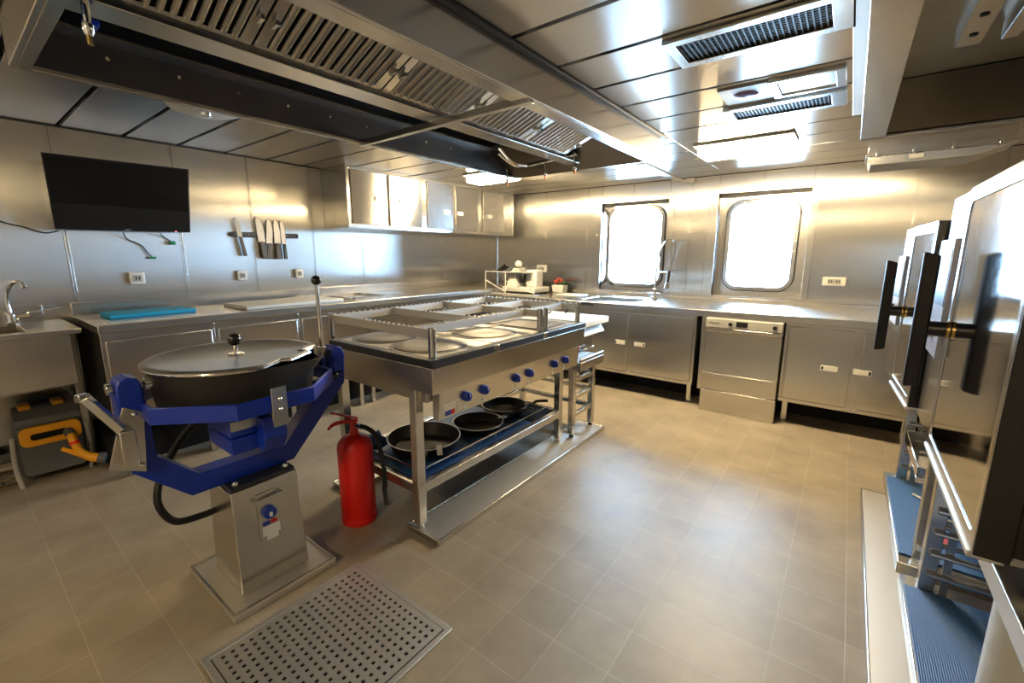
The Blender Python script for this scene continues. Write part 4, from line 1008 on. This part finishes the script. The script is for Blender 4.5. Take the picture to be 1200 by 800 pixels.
kr = thing('knife_rack', 'dark magnetic knife bar screwed to the steel wall', 'knife rack', (-3.82, 1.72, 1.46))
build('bar', MB().prism(rrect(1.445, 1.432, 1.985, 1.472, .018, 5), 0, XW+.001, XW+.014), 'rim', kr, .002)
build('magnet_strip', MB().box(XW+.013, 1.47, 1.455, XW+.016, 1.96, 1.464).box(XW+.013, 1.47, 1.441, XW+.016, 1.96, 1.448), 'greyp', kr, 0)
for y in (1.58, 1.89): build('screw', MB().cyl((XW+.013, y, 1.452), (XW+.018, y, 1.452), .006, n=10), 'chrome', kr, 0)
def knife(label, y, z, top, bot, w, lean, narrow=False):
    t = thing('kitchen_knife', label, 'knife', (XW+.02, y, z), 'knives on the magnetic bar')
    x0, x1 = XW+.0161, XW+.0195
    pts = [(y-w/2, z), (y+w/2, z), (y+w*.5, z+(top-z)*.55), (y+w*.15, z+(top-z)*.9), (y-w*.3, top), (y-w/2, z+(top-z)*.8)]
    pts = [(p[0]+lean*(p[1]-z), p[1]) for p in pts]
    build('blade', MB().prism(pts, 0, x0, x1), 'blade', t, .0008)
    hp = [(y-w*.32, z+.004), (y+w*.32, z+.004), (y+w*.36-lean*.05, z-.06), (y+w*.42-lean*.1, bot), (y-w*.3-lean*.1, bot), (y-w*.36-lean*.05, z-.06)]
    hp = [(p[0]+lean*(p[1]-z)*.8, p[1]) for p in hp]
    build('handle', MB().prism(hp, 0, XW+.010+.004, XW+.034), 'greyp' if narrow else 'handle', t, .005)
knife('slim pointed knife alone at the television end of the bar', 1.515, 1.43, 1.585, 1.285, .035, -.10)
knife('broad chef knife second along the bar', 1.675, 1.395, 1.60, 1.27, .055, -.05)
knife('chef knife leaning towards the cabinets third along the bar', 1.733, 1.385, 1.585, 1.26, .05, .10)
knife('broad chef knife fourth along the bar', 1.80, 1.385, 1.58, 1.258, .052, .03)
knife('narrow dark-handled knife last along the bar', 1.853, 1.38, 1.58, 1.258, .036, -.01, True)

# ------------------------------------------------------------------ ovens and their stands
plinth('long low steel plinth under both oven stands', .18, 1.10, .75, 2.95, .04)
def oven(label, W, H, doorW, loc, rz):
    """front at local x=0 facing -x; y runs away from the viewer"""
    t = thing('combi_oven', label, 'oven', (0, 0, 0), 'combi ovens')
    build('body', MB().box(.03, 0, 0, .72, W, H), 'steel', t, .004)
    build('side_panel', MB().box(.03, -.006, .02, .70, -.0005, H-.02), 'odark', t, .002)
    dr_ = build('door', MB().ringp(rrect(.0, .0, doorW, H, .012, 3), rrect(.02, .035, doorW-.03, H-.04, .02, 3), 0, -.02, .028), 'smooth', t, .002)
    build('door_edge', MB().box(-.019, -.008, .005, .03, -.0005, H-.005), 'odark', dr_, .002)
    build('door_glass', MB().prism(rrect(.021, .036, doorW-.031, H-.041, .019, 3), 0, -.017, .02), 'mirror', dr_, 0)
    build('drip_rail', MB().box(-.024, .01, -.010, .028, doorW-.01, .004), 'plate', dr_, .003)
    hy = doorW-.035; hz = H*.5
    hn = build('handle', MB().loft([[(-.062, hy-.02, hz-.19), (-.062, hy+.02, hz-.19), (-.098, hy+.012, hz-.20), (-.098, hy-.012, hz-.20)], [(-.062, hy-.02, hz+.19), (-.062, hy+.02, hz+.19), (-.098, hy+.012, hz+.20), (-.098, hy-.012, hz+.20)]]), 'rubber', dr_, .006)
    build('handle_post', MB().cyl((-.064, hy, hz-.02), (-.018, hy, hz-.02), .022, n=18), 'black', hn, 0)
    build('post_collar', MB().cyl((-.026, hy, hz-.02), (-.019, hy, hz-.02), .025, n=18), 'brass', hn, 0)
    cp = build('control_column', MB().box(-.012, doorW+.006, 0, .029, W, H), 'smooth', t, .004)
    build('touch_panel', MB().box(-.03, doorW+.03, .25, -.0125, W-.03, H*.82), 'opanel', cp, .004)
    build('panel_glass', MB().box(-.0315, doorW+.04, H*.55, -.0298, W-.04, H*.78), 'screen', cp, 0)
    build('dial', MB().cyl((-.045, (doorW+W)/2, .32), (-.03, (doorW+W)/2, .32), .022, n=18), 'chrome', cp, .001)
    mb = MB()
    for x in (.1, .62):
        for y in (.08, W-.08): mb.cyl((x, y, -.03), (x, y, .001), .022, n=14)
    build('foot', mb, 'rubber', t, 0)
    return place(t, loc, rz)
oven('nearer stainless oven with black door handle and mirrored glass', .97, .745, .655, (.262, 1.135, .735), 0)
oven('farther stainless oven with black door handle behind the nearer one', .68, .68, .44, (.245, 2.16, .735), math.radians(3.2))
def ostand(label, y0, y1, nrails):
    t = thing('oven_stand', label, 'stand', (.6, (y0+y1)/2, .04), 'oven stands')
    x0, x1 = .315, .95
    for x in (x0, x1):
        for y in (y0+.05, y1-.05):
            lg = build('leg', MB().box(x-.02, y-.02, .06, x+.02, y+.02, .67), 'steel', t, .003)
            build('foot', MB().cyl((x, y, .0405), (x, y, .062), .02, n=14), 'rubber', lg, 0)
    build('top_frame', MB().ringp([(x0-.03, y0), (x1+.03, y0), (x1+.03, y1), (x0-.03, y1)], [(x0+.02, y0+.05), (x1-.02, y0+.05), (x1-.02, y1-.05), (x0+.02, y1-.05)], 2, .655, .703), 'steel', t, .003)
    build('shelf', MB().box(.255, y0-.0, .155, x1+.02, y1, .20), 'smooth', t, .003)
    for k in range(nrails):
        z = .27+.075*k
        for y, s in ((y0+.05, 1), (y1-.05, -1)):
            build('tray_rail', MB().cyl((x0-.005, y+s*.028, z), (x1, y+s*.028, z), .010, n=10), 'bench', t, 0)
    for y, s in ((y0+.05, 1), (y1-.05, -1)): build('rail_upright', MB().box(x0+.03, y+s*.018-.004, .2, x0+.05, y+s*.018+.004, .655), 'bench', t, 0)
    return t
ostand('steel tray stand beneath the nearer oven', .86, 1.93, 5)
ostand('steel tray stand beneath the farther oven', 2.0, 2.86, 5)
tag(build('shelf_mat', MB().box(.262, .88, .2005, .90, 1.857, .206), 'mat', None, 0), 'ribbed blue mat on the shelf of the nearer oven stand', 'mat', 'ribbed blue shelf mats')
tag(build('shelf_mat', MB().box(.262, 2.06, .2005, .90, 2.79, .206), 'mat', None, 0), 'ribbed blue mat on the shelf of the farther oven stand', 'mat', 'ribbed blue shelf mats')
mb = MB()
tr = thing('tray_pile', 'bright steel tray slotted into the farther oven stand', 'tray', (.5, 2.6, .42))
build('tray', MB().box(.30, 2.28, .42, .85, 2.76, .425).box(.30, 2.28, .425, .305, 2.76, .47).box(.30, 2.28, .425, .85, 2.285, .47).box(.30, 2.755, .425, .85, 2.76, .47), 'chrome', tr, .002)
tag(build('card', MB().sheet([(.36, 2.22, .2065), (.42, 2.20, .2065), (.44, 2.29, .2065), (.38, 2.31, .2065)], .003), 'pink', None, 0), 'small pink card lying on the far blue mat', 'card')
tag(build('oven_cable', MB().tube([(.345, 2.62, .2125), (.39, 2.56, .2125), (.41, 2.46, .2125), (.46, 2.42, .2125)], .0055, 8, 6), 'white', None, 0), 'white cable end curling on the far blue mat', 'cable')
wrp = thing('wrapped_roll', 'pale film-wrapped roll standing on the nearer oven stand shelf', 'roll', (.395, 1.22, .207))
build('roll', MB().lathe([(.0001, .207), (.078, .207), (.088, .22), (.088, .605), (.08, .628), (.0001, .63)], (.395, 1.22, 0), 36), 'wrap', wrp, 0)
build('core', MB().lathe([(.0001, .6303), (.04, .6303), (.038, .637), (.0001, .637)], (.395, 1.22, 0), 24), 'board', wrp, 0)

# ------------------------------------------------------------------ world, camera, view
w = bpy.data.worlds.new('daylight'); bpy.context.scene.world = w; w.use_nodes = True
bg = w.node_tree.nodes['Background']; bg.inputs[0].default_value = (.44, .69, 1, 1); bg.inputs[1].default_value = 70.

tn = w.node_tree; tcw = tn.nodes.new('ShaderNodeTexCoord'); sx = tn.nodes.new('ShaderNodeSeparateXYZ')
tn.links.new(tcw.outputs['Generated'], sx.inputs[0])
rmp = tn.nodes.new('ShaderNodeMapRange'); rmp.inputs['From Min'].default_value = -.15; rmp.inputs['From Max'].default_value = .05
rmp.inputs['To Min'].default_value = .45; rmp.inputs['To Max'].default_value = 1.
tn.links.new(sx.outputs['Z'], rmp.inputs['Value'])
mlt = tn.nodes.new('ShaderNodeMath'); mlt.operation = 'MULTIPLY'; mlt.inputs[1].default_value = 70.
tn.links.new(rmp.outputs[0], mlt.inputs[0]); tn.links.new(mlt.outputs[0], bg.inputs[1])

cam = bpy.data.cameras.new('camera'); co = bpy.data.objects.new('camera', cam); C.objects.link(co)
yaw, pitch = math.radians(37.76), math.radians(10.45)
co.location = (0, 0, 1.3); co.rotation_euler = (PI/2-pitch, 0, yaw)
cam.sensor_width = 36; cam.lens = 514.9/1200*36; cam.shift_x = 7.2/1200; cam.shift_y = -7.36/1200
cam.clip_start = .02
sc = bpy.context.scene; sc.camera = co
sc.view_settings.view_transform = 'Standard'; sc.view_settings.look = 'None'
sc.view_settings.gamma = 1; sc.view_settings.use_curve_mapping = False; sc.view_settings.exposure = 0.32
for i, (a, b, c, d) in enumerate(((-2.30, .94, -1.66, 1.81), (-1.01, .96, -.43, 1.80))):
    l = bpy.data.lights.new('daylight_portal', 'AREA'); l.shape = 'RECTANGLE'; l.size = c-a; l.size_y = d-b; l.cycles.is_portal = True
    lo_ = bpy.data.objects.new('daylight_portal', l); C.objects.link(lo_)
    lo_.location = ((a+c)/2, YB+.225, (b+d)/2); lo_.rotation_euler = (-PI/2, 0, 0)
sc.cycles.use_denoising = True; sc.cycles.use_adaptive_sampling = False
sc.cycles.max_bounces = 14; sc.cycles.glossy_bounces = 8; sc.cycles.diffuse_bounces = 5; sc.cycles.transparent_max_bounces = 12
sc.cycles.sample_clamp_indirect = 6; sc.cycles.blur_glossy = 1.; sc.cycles.caustics_reflective = False; sc.cycles.caustics_refractive = False
